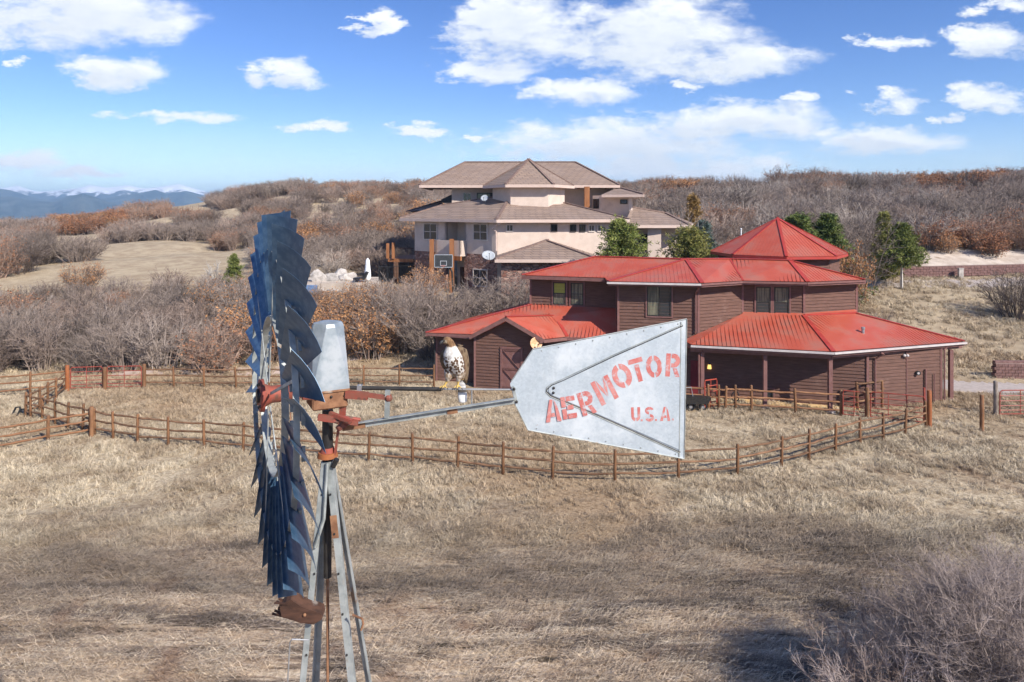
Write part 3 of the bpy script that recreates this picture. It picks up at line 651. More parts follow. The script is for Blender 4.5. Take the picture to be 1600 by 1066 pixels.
def window(parent, c, ux, w, h, frame_m, panes, fw=.07, proud=.05, surround=None):
    """panes: (x0, x1, y0, y1, glass) as fractions; frame ring and bars are the window, every pane is its sub-part"""
    c = Vector(c); ux = Vector((ux[0], ux[1], 0)).normalized(); n = Vector((ux.y, -ux.x, 0)); up = Vector((0, 0, 1)); c = c+n*proud*.5
    mb = MB()
    for s in (-1, 1):
        mb.obox(c+ux*s*(w/2-fw/2), ux, n, up, (fw, proud+.05, h)); mb.obox(c+up*s*(h/2-fw/2), ux, n, up, (w-2*fw, proud+.05, fw))
    xs = sorted({p[0] for p in panes} | {p[1] for p in panes})[1:-1]; ys = sorted({p[2] for p in panes} | {p[3] for p in panes})[1:-1]
    for x in xs: mb.obox(c+ux*(x-.5)*(w-2*fw)+n*.004, ux, n, up, (fw*.6, proud+.03, h-2*fw))
    for y in ys: mb.obox(c+up*(y-.5)*(h-2*fw)+n*.002, ux, n, up, (w-2*fw, proud+.02, fw*.6))
    f = mb.build('window', frame_m, parent)
    for (x0, x1, y0, y1, g) in panes:
        MB().obox(c+ux*((x0+x1)/2-.5)*(w-2*fw)+up*((y0+y1)/2-.5)*(h-2*fw)-n*.002, ux, n, up, ((x1-x0)*(w-2*fw), .02, (y1-y0)*(h-2*fw))).build('pane', g, f)
    if surround is not None:
        m2 = MB(); t = .09
        for s in (-1, 1):
            m2.obox(c+ux*s*(w/2+t/2)-n*.003, ux, n, up, (t, proud+.04, h+2*t)); m2.obox(c+up*s*(h/2+t/2)-n*.003, ux, n, up, (w, proud+.04, t))
        s_ = m2.build('window_casing', surround, f)
    return f
def on_line(p0, p1, px):
    """plan point of the wall p0 -> p1 seen at photograph column px"""
    k = (px-800)/F; d = (p1[0]-p0[0], p1[1]-p0[1]); t = (k*p0[1]-p0[0])/(d[0]-k*d[1]); return Vector((p0[0]+d[0]*t, p0[1]+d[1]*t, 0)), t
def zat(P, py): return ZC-(py-H0)/F*P.y
def V3(p, z): return Vector((p[0], p[1], z))

# ------------------------------------------------------------------ the barn
ZU, ZL = 7.0, 3.5
barn = thing('barn', 'dark brown two storey board barn with bright red metal roofs behind the paddock fence', 'barn', (8, 43, 0))
def PXY(px, Y): return Vector(((px-800)/F*Y, Y, 0))
E = [PXY(815, 45.8), PXY(945, 44.0), PXY(950, 41.9), PXY(1097, 40.9), PXY(1161, 42.3), PXY(1262, 41.6), PXY(1352, 42.9)]
RT = [U(930, 401, 47.0), U(1072, 405, 44.9), U(1140, 404.5, 45.3), U(1234, 407, 44.0)]
for i, y in enumerate((401, 405, 404.5, 407)): RT[i].z = ZC-(y-H0)/F*RT[i].y
e = [V3(p, ZU) for p in E]
back = [Vector((e[0].x+3.2, 50.5, ZU)), Vector((14.0, 48.6, ZU)), Vector((22.6, 47.2, ZU))]
planes_u = [[e[0], e[1], e[2], RT[1], RT[0]], [e[2], e[3], RT[1]], [e[3], e[4], RT[2], RT[1]], [e[4], e[5], RT[3], RT[2]], [e[5], e[6], RT[3]],
            [e[6], back[2], RT[3]], [back[0], e[0], RT[0]], [back[1], back[0], RT[0], RT[1]], [back[2], back[1], RT[1], RT[2], RT[3]]]
planes_u[0] = [e[0], e[1], RT[1], RT[0]]; planes_u.insert(1, [e[1], e[2], RT[1]])
mb = MB(); mr = MB()
for p in planes_u: roof_plane(mb, p); ribs(mr, p)
ru = mb.build('upper_roof', m_redroof, barn)
o = mr.build('roof_rib', m_redroof, ru); o['kind'] = 'stuff'
mb = MB()
for a, b_ in [(RT[0], RT[1]), (RT[1], RT[2]), (RT[2], RT[3]), (e[2], RT[1]), (e[3], RT[1]), (e[5], RT[3]), (e[6], RT[3]), (e[0], RT[0])]: mb.beam(a+Vector((0, 0, .03)), b_+Vector((0, 0, .03)), .26, .05)
mb.beam(e[4]+Vector((0, 0, .02)), RT[2]+Vector((0, 0, .02)), .12, .03)
mb.build('ridge_cap', m_redridge, ru)
def fascia(pts, z_off, h, name, m, par, w=.05):
    mb = MB()
    for a, b_ in zip(pts, pts[1:]): mb.beam(a+Vector((0, 0, z_off)), b_+Vector((0, 0, z_off)), w, h)
    return mb.build(name, m, par)
fascia(e[:2], -.15, .22, 'fascia', m_trim, ru); fascia(e[2:]+[back[2]], -.15, .22, 'fascia', m_trim, ru)
fr = Vector((-.08, -.10, 0))
fascia([e[2]+fr, e[3]+fr], -.09, .11, 'gutter', m_gutter, ru, .12)
fascia([e[3]+fr, e[4]+fr, e[5]+fr, e[6]+fr*.5], -.09, .11, 'gutter', m_trim, ru, .12)
# plan of the upper walls, set in from the eaves
Wp = [PXY(829, 46.4), PXY(963, 44.7), PXY(966, 42.6), PXY(1091, 41.75), PXY(1160, 43.1), PXY(1256, 42.45), PXY(1338, 43.5)]
walls_u = [(0, 1, 4.4), (1, 2, 0), (2, 3, 0), (3, 4, 0), (4, 5, 4.3), (5, 6, 4.3)]
ms = MB()
for i, j, z0 in walls_u: siding(ms, Wp[i], Wp[j], z0, ZU-.05)
Wb = [Vector((Wp[6].x+.4, 46.8, 0)), Vector((Wp[0].x+2.2, 50, 0))]
siding(ms, Wp[6], Wb[0], 4.3, ZU-.05); siding(ms, Wb[1], Wp[0], 4.4, ZU-.05); siding(ms, Wb[0], Wb[1], 0, ZU-.05)
mt = MB()
def cboard(p, z0, z1, w=.13): MB().beam(V3(p, z0), V3(p, z1), w, w).build('corner_board', m_trim, barn)
for p, z0 in zip(Wp, (4.5, 3.3, 3.2, 3.2, 4.4, 4.4, 4.4)): cboard(p, z0, ZU-.06)
# soffits
msf = MB()
msf.poly([V3(p, ZU-.10) for p in E]+[Vector((b_.x, b_.y, ZU-.10)) for b_ in reversed(back)])
msf.build('soffit', m_soffit, barn)
# right wing: lower roof over the porch
LA, LB, LC = PX(1080, 40.0, ZL), PX(1302, 38.05, ZL), PX(1507, 41.0, ZL)
TA, TB, TC = U(1160, 490, 42.9), U(1256, 493, 42.2), U(1338, 489.5, 43.1)
LD, TD = LC+Vector((-1.6, 4.4, 0)), TC+Vector((-2.4, 3.0, 0))
ext = Vector((.25, .45, .22))
pl = [[LA, LB, TB, TA], [LB, LC, TC, TB], [LC, LD, TD, TC]]
LA0 = PX(1068, 41.3, ZL); pl.append([LA0, LA, TA])
mb = MB(); mr = MB()
for p in pl: roof_plane(mb, p); ribs(mr, p)
mb.poly([TA, TB, TB+ext, TA+ext]); mb.poly([TB, TC, TC+ext, TB+ext])
rl = mb.build('porch_roof', m_redroof, barn)
o = mr.build('roof_rib', m_redroof, rl); o['kind'] = 'stuff'
mb = MB()
for a, b_ in [(LB, TB), (LC, TC)]: mb.beam(a+Vector((0, 0, .03)), b_+Vector((0, 0, .03)), .26, .05)
for a, b_ in [(TB, TC)]: mb.beam(a+Vector((0, -.03, .04)), b_+Vector((0, -.03, .04)), .10, .10)
mb.build('ridge_cap', m_redridge, rl)
fascia([LA0, LA, LB, LC, LD], -.16, .24, 'fascia', m_trim, rl)
fascia([LA+fr*.5, LB+Vector((0, -.12, 0)), LC+Vector((.05, -.1, 0))], -.09, .10, 'gutter', m_gutter, rl, .12)
Pa, Pq, Pr, Ps = PXY(1064, 42.0), PXY(1355, 39.3), PXY(1470, 40.6), PXY(1470, 40.6)+Vector((-1.3, 4.6, 0))
siding(ms, Pa, Pq, -.1, ZL+.1); siding(ms, Pq, Pr, -.1, ZL); siding(ms, Pr, Ps, -.1, ZL)
for p in (Pq, Pr): cboard(p, -.1, ZL-.05, .14)
pm, _ = on_line(Pq, Pr, 1416); cboard(pm-Vector((0, .04, 0)), 0, ZL-.2, .05)
MB().poly([LA0-Vector((0, 0, .26)), LA-Vector((0, 0, .26)), LB-Vector((0, 0, .26)), LC-Vector((0, 0, .26)), LD-Vector((0, 0, .26)), V3(TD, ZL-.26), V3(Pa, ZL-.26)]).build('porch_soffit', m_soffit, barn)
mbm = MB()
for a, b_ in zip((LA, LB), (LB, LC)):
    off = Vector((.05, .40, -.36)); mbm.beam(a+off, b_+off, .14, .26)
mbm.build('porch_beam', m_trim, barn)
for px, Yc in ((1097, 40.25), (1195, 39.35), (1297, 38.55), (1485.5, 40.95)):
    P = PXY(px, Yc); zg = gz_at(P.x, P.y)
    col_ = MB().beam(V3(P, zg-.05), V3(P, ZL-.5), .21, .21, up=(0, 1, 0)).build('porch_post', m_trim, barn)
    MB().beam(V3(P, zg-.1), V3(P, zg+.09), .42, .42, up=(0, 1, 0)).build('post_footing', m_gutter, col_)
# left wing: lower roof and the gabled door bay
M0, M3 = PX(665, 44.9, 3.3), PX(966, 42.8, 3.3)
T0, T1 = U(830, 478, 46.3), PX(966, 44.65, 4.95); T0.z = 4.95
M1, M2, Pk, Rb, Mx = PX(733, 43.6, 3.35), PX(850, 42.4, 3.35), U(790, 495, 42.9), U(867, 493, 45.0), PX(886, 43.2, 3.36)
MW = M0+Vector((2.6, 6, 0)); TW = T0+Vector((1.2, 3.4, 0))
pl = [[M0, M3, T1, T0], [MW, M0, T0, TW]]
mb = MB(); mr = MB()
for p in pl: roof_plane(mb, p); ribs(mr, p)
Lm = M1+(Rb-Pk)*1.02+Vector((0, 0, .0)); Lm = Vector((Lm.x, Lm.y, 3.9))
g1, g2, g3 = [M1, Pk, Rb, Lm], [Pk, M2, Mx, Rb], [Mx, M3+Vector((-.2, .1, .06)), Rb]
for p in (g1, g2): roof_plane(mb, p); ribs(mr, p)
mb.poly([Mx, Rb+Vector((.9, .4, .0)), Rb])
rw = mb.build('wing_roof', m_redroof, barn)
o = mr.build('roof_rib', m_redroof, rw); o['kind'] = 'stuff'
mb = MB(); up3 = Vector((0, 0, .03))
for a, b_ in [(M0, T0), (Pk, Rb), (Rb, Mx)]: mb.beam(a+up3, b_+up3, .22, .05)
mb.build('ridge_cap', m_redridge, rw)
fascia([M0, PX(742, 44.3, 3.3)], -.14, .2, 'fascia', m_trim, rw); fascia([M1, Pk, M2], -.14, .24, 'fascia', m_trim, rw, .06); fascia([M2, Mx, M3], -.14, .2, 'fascia', m_trim, rw)
D0, D1 = PXY(742, 44.1), PXY(846, 43.0); S0 = PXY(682, 45.4); S0b = S0+Vector((2.0, 5, 0)); Dr = PXY(846, 43.9)
pk_t = .46; zp = 4.42
def gclip(z):
    if z <= 3.25: return (0, 1)
    t = (z-3.25)/(zp-3.25); return (pk_t*t, 1-(1-pk_t)*t)
siding(ms, D0, D1, -.1, zp, clip=gclip)
D0b = PXY(742, 45.0)
siding(ms, S0, D0b, -.1, 3.3); siding(ms, D0b, D0, -.1, 3.3); siding(ms, D1, Dr, -.1, 3.3); siding(ms, Dr, PXY(965, 43.6), -.1, 3.3); siding(ms, S0b, S0, -.1, 3.3)
for p in (S0, D0, D1): cboard(p, -.1, 3.25)
MB().poly([M0-Vector((0, 0, .2)), M1-Vector((0, 0, .2)), V3(D0b, 3.1)+Vector((0, .3, 0)), V3(S0, 3.1)+Vector((0, .5, 0))]).build('wing_soffit', m_soffit, barn)
# cone-like tower roof behind
tc = Vector((415/F*53, 53, 0)); mb = MB(); mr = MB(); zE = ZC-(401-H0)/F*48.3; ap = Vector((tc.x, tc.y, ZC-(341-H0)/F*53))
ring = [Vector((tc.x+5.0*math.cos(R(22.5+45*k+8)), tc.y+5.0*math.sin(R(22.5+45*k+8)), zE)) for k in range(8)]
mc = MB()
for k in range(8):
    p = [ring[k], ring[(k+1) % 8], ap]; roof_plane(mb, p); ribs(mr, p); mc.beam(ring[k]+up3, ap+up3, .2, .05)
rc = mb.build('tower_roof', m_redroof, barn)
o = mr.build('roof_rib', m_redroof, rc); o['kind'] = 'stuff'
mc.tube(ap-Vector((0, 0, .1)), ap+Vector((0, 0, .12)), .16, .02, 8); mc.build('ridge_cap', m_redridge, rc)
fascia(ring+[ring[0]], -.12, .2, 'fascia', m_redridge, rc)
wr = [Vector((tc.x+(p.x-tc.x)*.88, tc.y+(p.y-tc.y)*.88, 0)) for p in ring]
for k in range(8): siding(ms, wr[k], wr[(k+1) % 8], 0, zE-.02)
o = ms.build('siding_board', m_siding, barn, fix=False); o['kind'] = 'stuff'
# windows: photograph columns give their place along each wall
def barn_win(i, j, x0, x1, y0, y1, panes, wl=None):
    a, b_ = (Wp[i], Wp[j]) if wl is None else wl
    q0, _ = on_line(a, b_, x0); q1, _ = on_line(a, b_, x1); c = (q0+q1)/2; zt, zb = zat(c, y0), zat(c, y1); c.z = (zt+zb)/2
    return window(barn, c, q1-q0, (q1-q0).length, zt-zb, m_winframe, panes, surround=m_trim, proud=.07)
dbl = lambda t, m_, b_: [(0, 1, .78, 1, t), (0, 1, .5, .78, m_), (0, 1, 0, .5, b_)]
barn_win(0, 1, 864.5, 884.5, 441, 476, [(0, 1, .5, 1, m_glass_g), (0, 1, 0, .5, m_glass_c)])
barn_win(0, 1, 892, 912, 442, 477, [(0, 1, .5, 1, m_glass_c), (0, 1, 0, .5, m_glass_c)])
barn_win(2, 3, 1011, 1049, 447, 494, [(0, .5, 0, 1, m_glass_c), (.5, 1, 0, 1, m_glass)])
barn_win(4, 5, 1181, 1204, 448, 495, [(0, 1, .5, 1, m_glass_c), (0, 1, 0, .5, m_glass)])
barn_win(4, 5, 1209, 1233, 448.5, 496, [(0, 1, .5, 1, m_glass_c), (0, 1, 0, .5, m_glass)])
barn_win(0, 0, 1198, 1208, 608, 624, [(0, 1, 0, 1, m_glass)], wl=(Pa, Pq))
# door with cross bracing in the gabled bay
q0, _ = on_line(D0, D1, 785); q1, _ = on_line(D0, D1, 814); c = (q0+q1)/2; ux = (q1-q0).normalized(); n = Vector((ux.y, -ux.x, 0)); w = (q1-q0).length; h = zat(c, 545)+.05
md = MB().obox(V3(c, h/2-.05)+n*.03, ux, n, (0, 0, 1), (w, .05, h)).build('stable_door', m_trim, barn)
mb = MB()
for s in (-1, 1): mb.obox(V3(c, h/2-.05)+ux*s*(w/2+.06)+n*.05, ux, n, (0, 0, 1), (.12, .1, h+.1))
mb.obox(V3(c, h)+n*.05, ux, n, (0, 0, 1), (w+.24, .1, .12)); mb.build('door_frame', m_trim, md)
mb = MB()
for zz in (.06, h/2-.05, h-.14): mb.obox(V3(c, zz)+n*.07, ux, n, (0, 0, 1), (w-.04, .04, .12))
for k, (za, zb) in enumerate(((.1, h/2-.1), (h/2, h-.2))): mb.beam(V3(c-ux*(w/2-.1), zb)+n*.075, V3(c+ux*(w/2-.1), za)+n*.075, .035, .11, up=n)
mb.build('cross_brace', m_soffit, md)
# dark red porch door, wall lamp, vents, flood lights
q0, _ = on_line(Pa, Pq, 1079); q1, _ = on_line(Pa, Pq, 1091)
c = (q0+q1)/2; ux = (q1-q0).normalized(); n = Vector((ux.y, -ux.x, 0)); MB().obox(V3(c, 1.1)+n*.04, ux, n, (0, 0, 1), ((q1-q0).length, .06, 2.15)).build('porch_door', mat('dark_red_door', (.16, .018, .022), (.20, .025, .03), 2, .5), barn)
m_lamp, T, b = new_mat('lit_lamp_glass'); T.set(b.inputs['Base Color'], (.9, .7, .25)); T.set(b.inputs['Emission Color'], (1, .62, .16)); b.inputs['Emission Strength'].default_value = 1.1
q, _ = on_line(Pa, Pq, 1108.5); q.z = zat(q, 572); n = Vector((-.29, -.956, 0))
lamp = MB().box(q+n*.06, (.08, .14, .10)).tube(q+n*.16+Vector((0, 0, .14)), q+n*.16+Vector((0, 0, .22)), .13, .03, 8).build('porch_lantern', m_black, barn)
MB().tube(q+n*.16-Vector((0, 0, .13)), q+n*.16+Vector((0, 0, .135)), .13, .09, 8).build('lamp_glass', m_lamp, lamp)
q, _ = on_line(Pq, Pr, 1413); q.z = zat(q, 554)
fl = MB().box(q-Vector((0, .06, 0)), (.12, .1, .14)).build('flood_light', m_black, barn); MB().ball(q+Vector((-.09, -.16, -.03)), .09).ball(q+Vector((.09, -.16, -.03)), .09).build('light_bulb', m_gutter, fl)
q, _ = on_line(Pq, Pr, 1433); q.z = zat(q, 582); fl = MB().tube(q, q-Vector((.05, .22, .0)), .11, .13, 10).build('exhaust_hood', m_black, barn); MB().tube(q-Vector((.051, .223, 0)), q-Vector((.053, .235, 0)), .07, .07, 10).build('hood_rim', m_gutter, fl)
for px, y0, y1, r_ in ((1444.5, 577, 629, .05), (1458, 584, 628, .03)):
    q, _ = on_line(Pq, Pr, px); q -= Vector((0, .12, 0)); MB().tube(V3(q, zat(q, y1)), V3(q, zat(q, y0)), r_).build('conduit_pipe', m_trim, barn)
vp = U(1348.5, 526, 40.6); MB().tube(vp-Vector((0, 0, .3)), vp+Vector((0, 0, .45)), .085, n=10).tube(vp+Vector((0, 0, .45)), vp+Vector((0, 0, .56)), .11, n=10).build('vent_pipe', m_steel, rl)
vp = U(1281, 391, 50.0); MB().tube(vp-Vector((0, 0, .3)), vp+Vector((0, 0, .45)), .06, n=8).build('vent_pipe', m_black, rc); MB().box(vp+Vector((-.2, 0, .05)), (.4, .1, .1)).build('vent_elbow', m_black, rc)
# downspouts
def spout(pts, m=m_trim, r_=.055, par=barn): MB().path(pts, r_, 6).build('downspout', m, par)
for (pe, wx) in ((e[3]+Vector((-.15, .0, -.2)), Wp[3]+Vector((-.18, -.1, 0))),): spout([pe, V3(wx, ZU-.7), V3(wx, 3.9)])
spout([LA+Vector((.55, .1, -.2)), LA+Vector((.8, .2, -.55)), V3(PXY(1092, 40.15), 2.9), V3(PXY(1092, 40.15), .3)], m_trim)
spout([LC+Vector((-.7, .1, -.2)), V3(Pr, 3.1)+Vector((.15, -.1, 0)), V3(Pr, .1)+Vector((.15, -.1, 0))])
spout([M2+Vector((-.2, 0, -.2)), V3(D1, 2.8)+Vector((.1, -.1, 0)), V3(D1, .2)+Vector((.1, -.1, 0))])
spout([M0+Vector((.5, .1, -.2)), V3(S0, 2.8)+Vector((-.1, -.1, 0)), V3(S0, .2)+Vector((-.1, -.1, 0))], m_black)
w = on_line(Pq, Pr, 1362)[0]; spout([PX(1376, 38.85, 3.25), V3(w, 3.15)+Vector((.5, -.35, 0)), V3(w, 2.8)+Vector((.15, -.1, 0)), V3(w, .1)+Vector((.15, -.1, 0))])
# round dish on the door bay wall
def dish(name, label, c, aim, r_, m, mount, group=None):
    t = thing(name, label, 'satellite dish', mount, group); aim = Vector(aim).normalized(); q = aim.to_track_quat('Z', 'Y').to_matrix(); c = Vector(c); vs, fs = [], []
    nr_, na = 5, 18
    for i in range(nr_+1):
        rr = r_*i/nr_
        for k in range(na): a = 2*math.pi*k/na; vs.append(c+q @ Vector((rr*math.cos(a), rr*math.sin(a)*.95, .22*r_*(i/nr_)**2)))
    for i in range(nr_):
        for k in range(na): fs.append((i*na+k, i*na+(k+1) % na, (i+1)*na+(k+1) % na, (i+1)*na+k))
    o = MB().add(vs, fs).build('reflector', m, t, smooth=True); sm = o.modifiers.new('thick', 'SOLIDIFY'); sm.thickness = .012
    MB().tube(mount, c-aim*.03, .03).build('mount_arm', m_steel, t)
    tip = c+aim*r_*1.0+Vector((0, 0, -r_*.35)); MB().tube(c+q @ Vector((0, -r_*.9, .2*r_)), tip, .018).box(tip, (.08, .08, .08)).build('feed_arm', m_black, t)
    return t
q, _ = on_line(D0, D1, 829); dq = U(837, 537, 42.45)
dish('satellite_dish', 'tan round dish fixed high on the wall of the gabled barn bay', dq, (.35, -.9, .35), .40, m_dish_o, V3(q, 3.0))

# ------------------------------------------------------------------ the stucco house
ZG = 3.2
house = thing('house', 'large pink stucco house with stepped brown tile roofs on the rise behind the barn', 'house', (3, 68, ZG))
mt = MB(); mrf = MB(); mrd = MB(); mfs = MB()
def hroof(planes, ridges, eaves, fz=-.14):
    for p in planes: roof_plane(mrf, p, .12)
    for a, b_ in ridges: mrd.beam(Vector(a)+Vector((0, 0, .04)), Vector(b_)+Vector((0, 0, .04)), .28, .12)
    for a, b_ in eaves: mfs.beam(Vector(a)+Vector((0, 0, fz)), Vector(b_)+Vector((0, 0, fz)), .10, .28)
# lower level
zE = 10.42; h0, h1, h2 = PX(624, 70.5, zE), PX(776, 62.6, zE), PX(984, 64.6, zE); hj = h0.lerp(h1, .47)
hp, hq = U(799, 304, 71.5), U(690, 321, 73.5); hb0 = h0+Vector((5.5, 8, 0)); hb2 = h2+Vector((-1, 10, 0)); hr = U(884, 318, 71.0)
hroof([[h0, h1, hp, hq], [h1, h2, hr, hp], [hb0, h0, hq]], [(h1, hp), (h0, hq), (hq, hp), (hp, hr), (hr, h2)], [(h0, h1), (h1, h2)])
MB().poly([V3(p, zE-.13) for p in (h0, h1, h2)]+[V3(hb2, zE-.13), V3(hb0, zE-.13)]).build('lower_soffit', m_stuccotrim, house)
w0, w1, w2 = PXY(648, 70.2), PXY(777, 63.6), PXY(980, 65.6)
def wall_seg(mb, a, b_, z0, z1, th=.25):
    a, b_ = Vector((a[0], a[1], 0)), Vector((b_[0], b_[1], 0)); n = Vector(((b_-a).y, -(b_-a).x, 0)).normalized()
    MB().prism([V3(a, z0), V3(b_, z0), V3(b_, z1), V3(a, z1)], -n*th).build('stone_wall' if mb is mst else 'stucco_wall', m_stone if mb is mst else m_stucco, house)
mw = MB(); mst = MB()
ra, rb = on_line(w0, w1, 697.5)[0], on_line(w0, w1, 725.5)[0]; nl = Vector(((w1-w0).y, -(w1-w0).x, 0)).normalized()
zs = zat(on_line(w0, w1, 700)[0], 394.5)
wall_seg(mw, w0, ra, zs, zE-.1); wall_seg(mw, rb, w1, zs, zE-.1); wall_seg(mw, ra-nl*1.6, rb-nl*1.6, ZG, zE-.1)
wall_seg(mw, ra, ra-nl*1.6, zs, zE-.1); wall_seg(mw, rb-nl*1.6, rb, zs, zE-.1)
wall_seg(mw, w1, w2, ZG-1, zE-.1)
wall_seg(mst, w0, ra, ZG-1, zs); wall_seg(mst, rb, w1, ZG-1, zs)
# balcony parapet and floor, timber posts, dark door
pb0, pb1 = on_line(w0, w1, 690)[0], on_line(w0, w1, 729)[0]
zp0 = zat(pb0, 374.5)
wall_seg(mw, pb0+nl*.9, pb1+nl*.9, zs-.05, zp0, .18); wall_seg(mw, pb1+nl*.9, pb1+nl*.02, zs-.05, zp0, .18); wall_seg(mw, pb0+nl*.02, pb0+nl*.9, zs-.05, zp0, .18)
MB().prism([V3(pb0+nl*.9, zs-.06), V3(pb1+nl*.9, zs-.06), V3(pb1-nl*1.5, zs-.06), V3(pb0-nl*1.5, zs-.06)], (0, 0, -.2)).build('balcony_floor', m_stucco, house)
MB().beam(V3(pb0+nl*.8, zs-.45), V3(pb1+nl*.8, zs-.45), .25, .42).build('balcony_beam', m_cedar, house)
for px, yt in ((688.5, 374), (719.5, 373.5)):
    p = on_line(w0, w1, px)[0]+nl*1.25; MB().beam(V3(p, ZG-.3), V3(p, zat(p, yt)), .42, .42, up=(0, 1, 0)).build('timber_post', m_cedar, house)
dc = on_line(w0, w1, 718)[0]-nl*1.57; ux = (w1-w0).normalized()
MB().obox(V3(dc, zs+1.15), ux, nl, (0, 0, 1), (1.15, .05, 2.35)).build('balcony_door', m_black, house)
dc = on_line(w0, w1, 712)[0]-nl*1.57; MB().obox(V3(dc, ZG+1.2), ux, nl, (0, 0, 1), (1.6, .06, 2.4)).build('entrance_door', m_darkwood, house)
# far left deck
dk0 = PXY(606, 72.0); dk1 = PXY(646, 71.2); zd = zat(dk0, 404)
mdk = MB().prism([V3(dk0, zd), V3(dk1, zd), V3(dk1+Vector((1, 6, 0)), zd), V3(dk0+Vector((1, 6, 0)), zd)], (0, 0, -.35)).build('deck', m_cedar, house)
for t_, hh in ((0.0, 1.6), (.22, 1.7)):
    p = dk0.lerp(dk1, t_); MB().beam(V3(p, zd), V3(p, zd+hh), .3, .3, up=(0, 1, 0)).build('deck_post', m_cedar, mdk)
p = dk0.lerp(dk1, .33); MB().beam(V3(p, ZG-.5), V3(p, zd-.35), .45, .45, up=(0, 1, 0)).build('deck_pier', m_darkwood, mdk)
mb = MB()
mb.beam(V3(dk0, zd+1.1), V3(dk1, zd+1.1), .06, .06)
for i in range(1, 24): p = dk0.lerp(dk1, i/24); mb.tube(V3(p, zd), V3(p, zd+1.1), .012, n=4, caps=False)
mb.build('deck_railing', m_darkwood, mdk)
# mid storey: hexagon turret, side blocks
tx = Vector((1.73, 71.2, 0)); zT = ZC+(H0-288.5)/F*67.1
def hexr(rad, z): return [Vector((tx.x+rad*math.cos(R(60*k)), tx.y+rad*math.sin(R(60*k)), z)) for k in range(6)]
hx = hexr(4.75, zT); ap = Vector((tx.x, tx.y, ZC+(H0-249)/F*71.2))
hroof([[hx[k], hx[(k+1) % 6], ap] for k in range(6)], [(hx[k], ap) for k in range(6)], [(hx[k], hx[(k+1) % 6]) for k in range(6)])
MB().poly([p-Vector((0, 0, .13)) for p in hx]).build('turret_soffit', m_stuccotrim, house)
hw = hexr(3.75, 0)
for k in range(6): wall_seg(mw, hw[k], hw[(k+1) % 6], 9, zT-.1)
# upper storey
zM = ZC+(H0-289.5)/F*74; m0, m1 = PX(655, 74, zM), PX(968, 74, zM); zr = ZC+(H0-253.5)/F*80
r0, r1 = PX(727, 80, zr), PX(899, 80, zr); m0b, m1b = m0+Vector((0, 12.5, 0)), m1+Vector((0, 12.5, 0))
hroof([[m0, m1, r1, r0], [m1, m1b, r1], [m1b, m0b, r0, r1], [m0b, m0, r0]], [(m0, r0), (m1, r1), (r0, r1)], [(m0, m1), (m1, m1b), (m0b, m0)])
MB().poly([p-Vector((0, 0, .13)) for p in (m0, m1, m1b, m0b)]).build('upper_soffit', m_darkwood, house)
uw0, uw1 = PXY(706, 75.3), PXY(958, 76.5)
wall_seg(mw, uw0, uw1, 8.5, zM-.1); wall_seg(mw, uw1, uw1+Vector((0, 8, 0)), 8.5, zM-.1); wall_seg(mw, uw0+Vector((0, 8, 0)), uw0, 8.5, zM-.1)
for px in (662, 690, 725, 755, 905, 925, 950):                       # rafter ends under the upper eave
    p = PX(px, 74.3, zM-.26); MB().beam(p+Vector((0, -.25, 0)), p+Vector((0, 2.0, 0)), .16, .2).build('rafter_tail', m_cedar, house)
p = PXY(917, 72.8); MB().beam(V3(p, 9.6), V3(p, zM-.2), .55, .55, up=(0, 1, 0)).build('timber_post', m_cedar, house)
# solid black block standing in for the shade of a recess left of upper wall
MB().prism([U(690, 317, 75.5), U(706.5, 319, 75.5), U(706.5, 303.5, 75.5), U(689, 312, 75.5)], (0, 1.5, 0)).build('recess_shade_block', m_black, house)
lb0, lb1, lb2 = U(635, 331, 77), U(690, 326, 77), U(692, 314, 81)
hroof([[lb0, lb1, lb2]], [(lb0, lb2)], [])
# right tower block with its own small roof
tw0, tw1 = PXY(926, 73.4), PXY(986.5, 70.6); tz = ZC+(H0-304)/F*70
wall_seg(mw, tw0, tw1, 9, tz-.05); wall_seg(mw, tw1, tw1+Vector((1, 6, 0)), 9, tz-.05)
s0, s1, s2, s3 = PX(940, 70.8, tz), PX(1006, 69.3, tz), PX(1006, 69.3, tz)+Vector((1.2, 7.5, 0)), PX(940, 70.8, tz)+Vector((1.2, 7.5, 0)); sa = U(966, 293, 75)
hroof([[s0, s1, sa], [s1, s2, sa], [s3, s0, sa]], [(s1, sa)], [(s0, s1), (s1, s2)])
MB().poly([p-Vector((0, 0, .13)) for p in (s0, s1, s2, s3)]).build('tower_soffit', m_stuccotrim, house)
# right lower wing
zW = ZC-(352-H0)/F*66; y0_, y1_ = PX(975, 66, zW), PX(1078, 66.5, zW); y2, y3 = U(987, 324, 71.5), U(1040, 333, 74)
yb = y1_+Vector((3, 10, 0))
hroof([[y0_, y1_, y3, y2], [y1_, yb, y3]], [(y2, y3), (y3, y1_)], [(y0_, y1_), (y1_, yb)])
wall_seg(mw, PXY(1012, 67.0), PXY(1033, 66.9), ZG-1, zW-.1); wall_seg(mw, PXY(980, 68.5), PXY(1060, 68.5), ZG-1, zW-.1)
dc = PXY(1008, 68.2); MB().box(V3(dc, zat(dc, 385)), (1.3, .1, 2.4)).build('recess_shade_panel', m_black, house)  # black box standing in for the shade of the recess under the wing roof
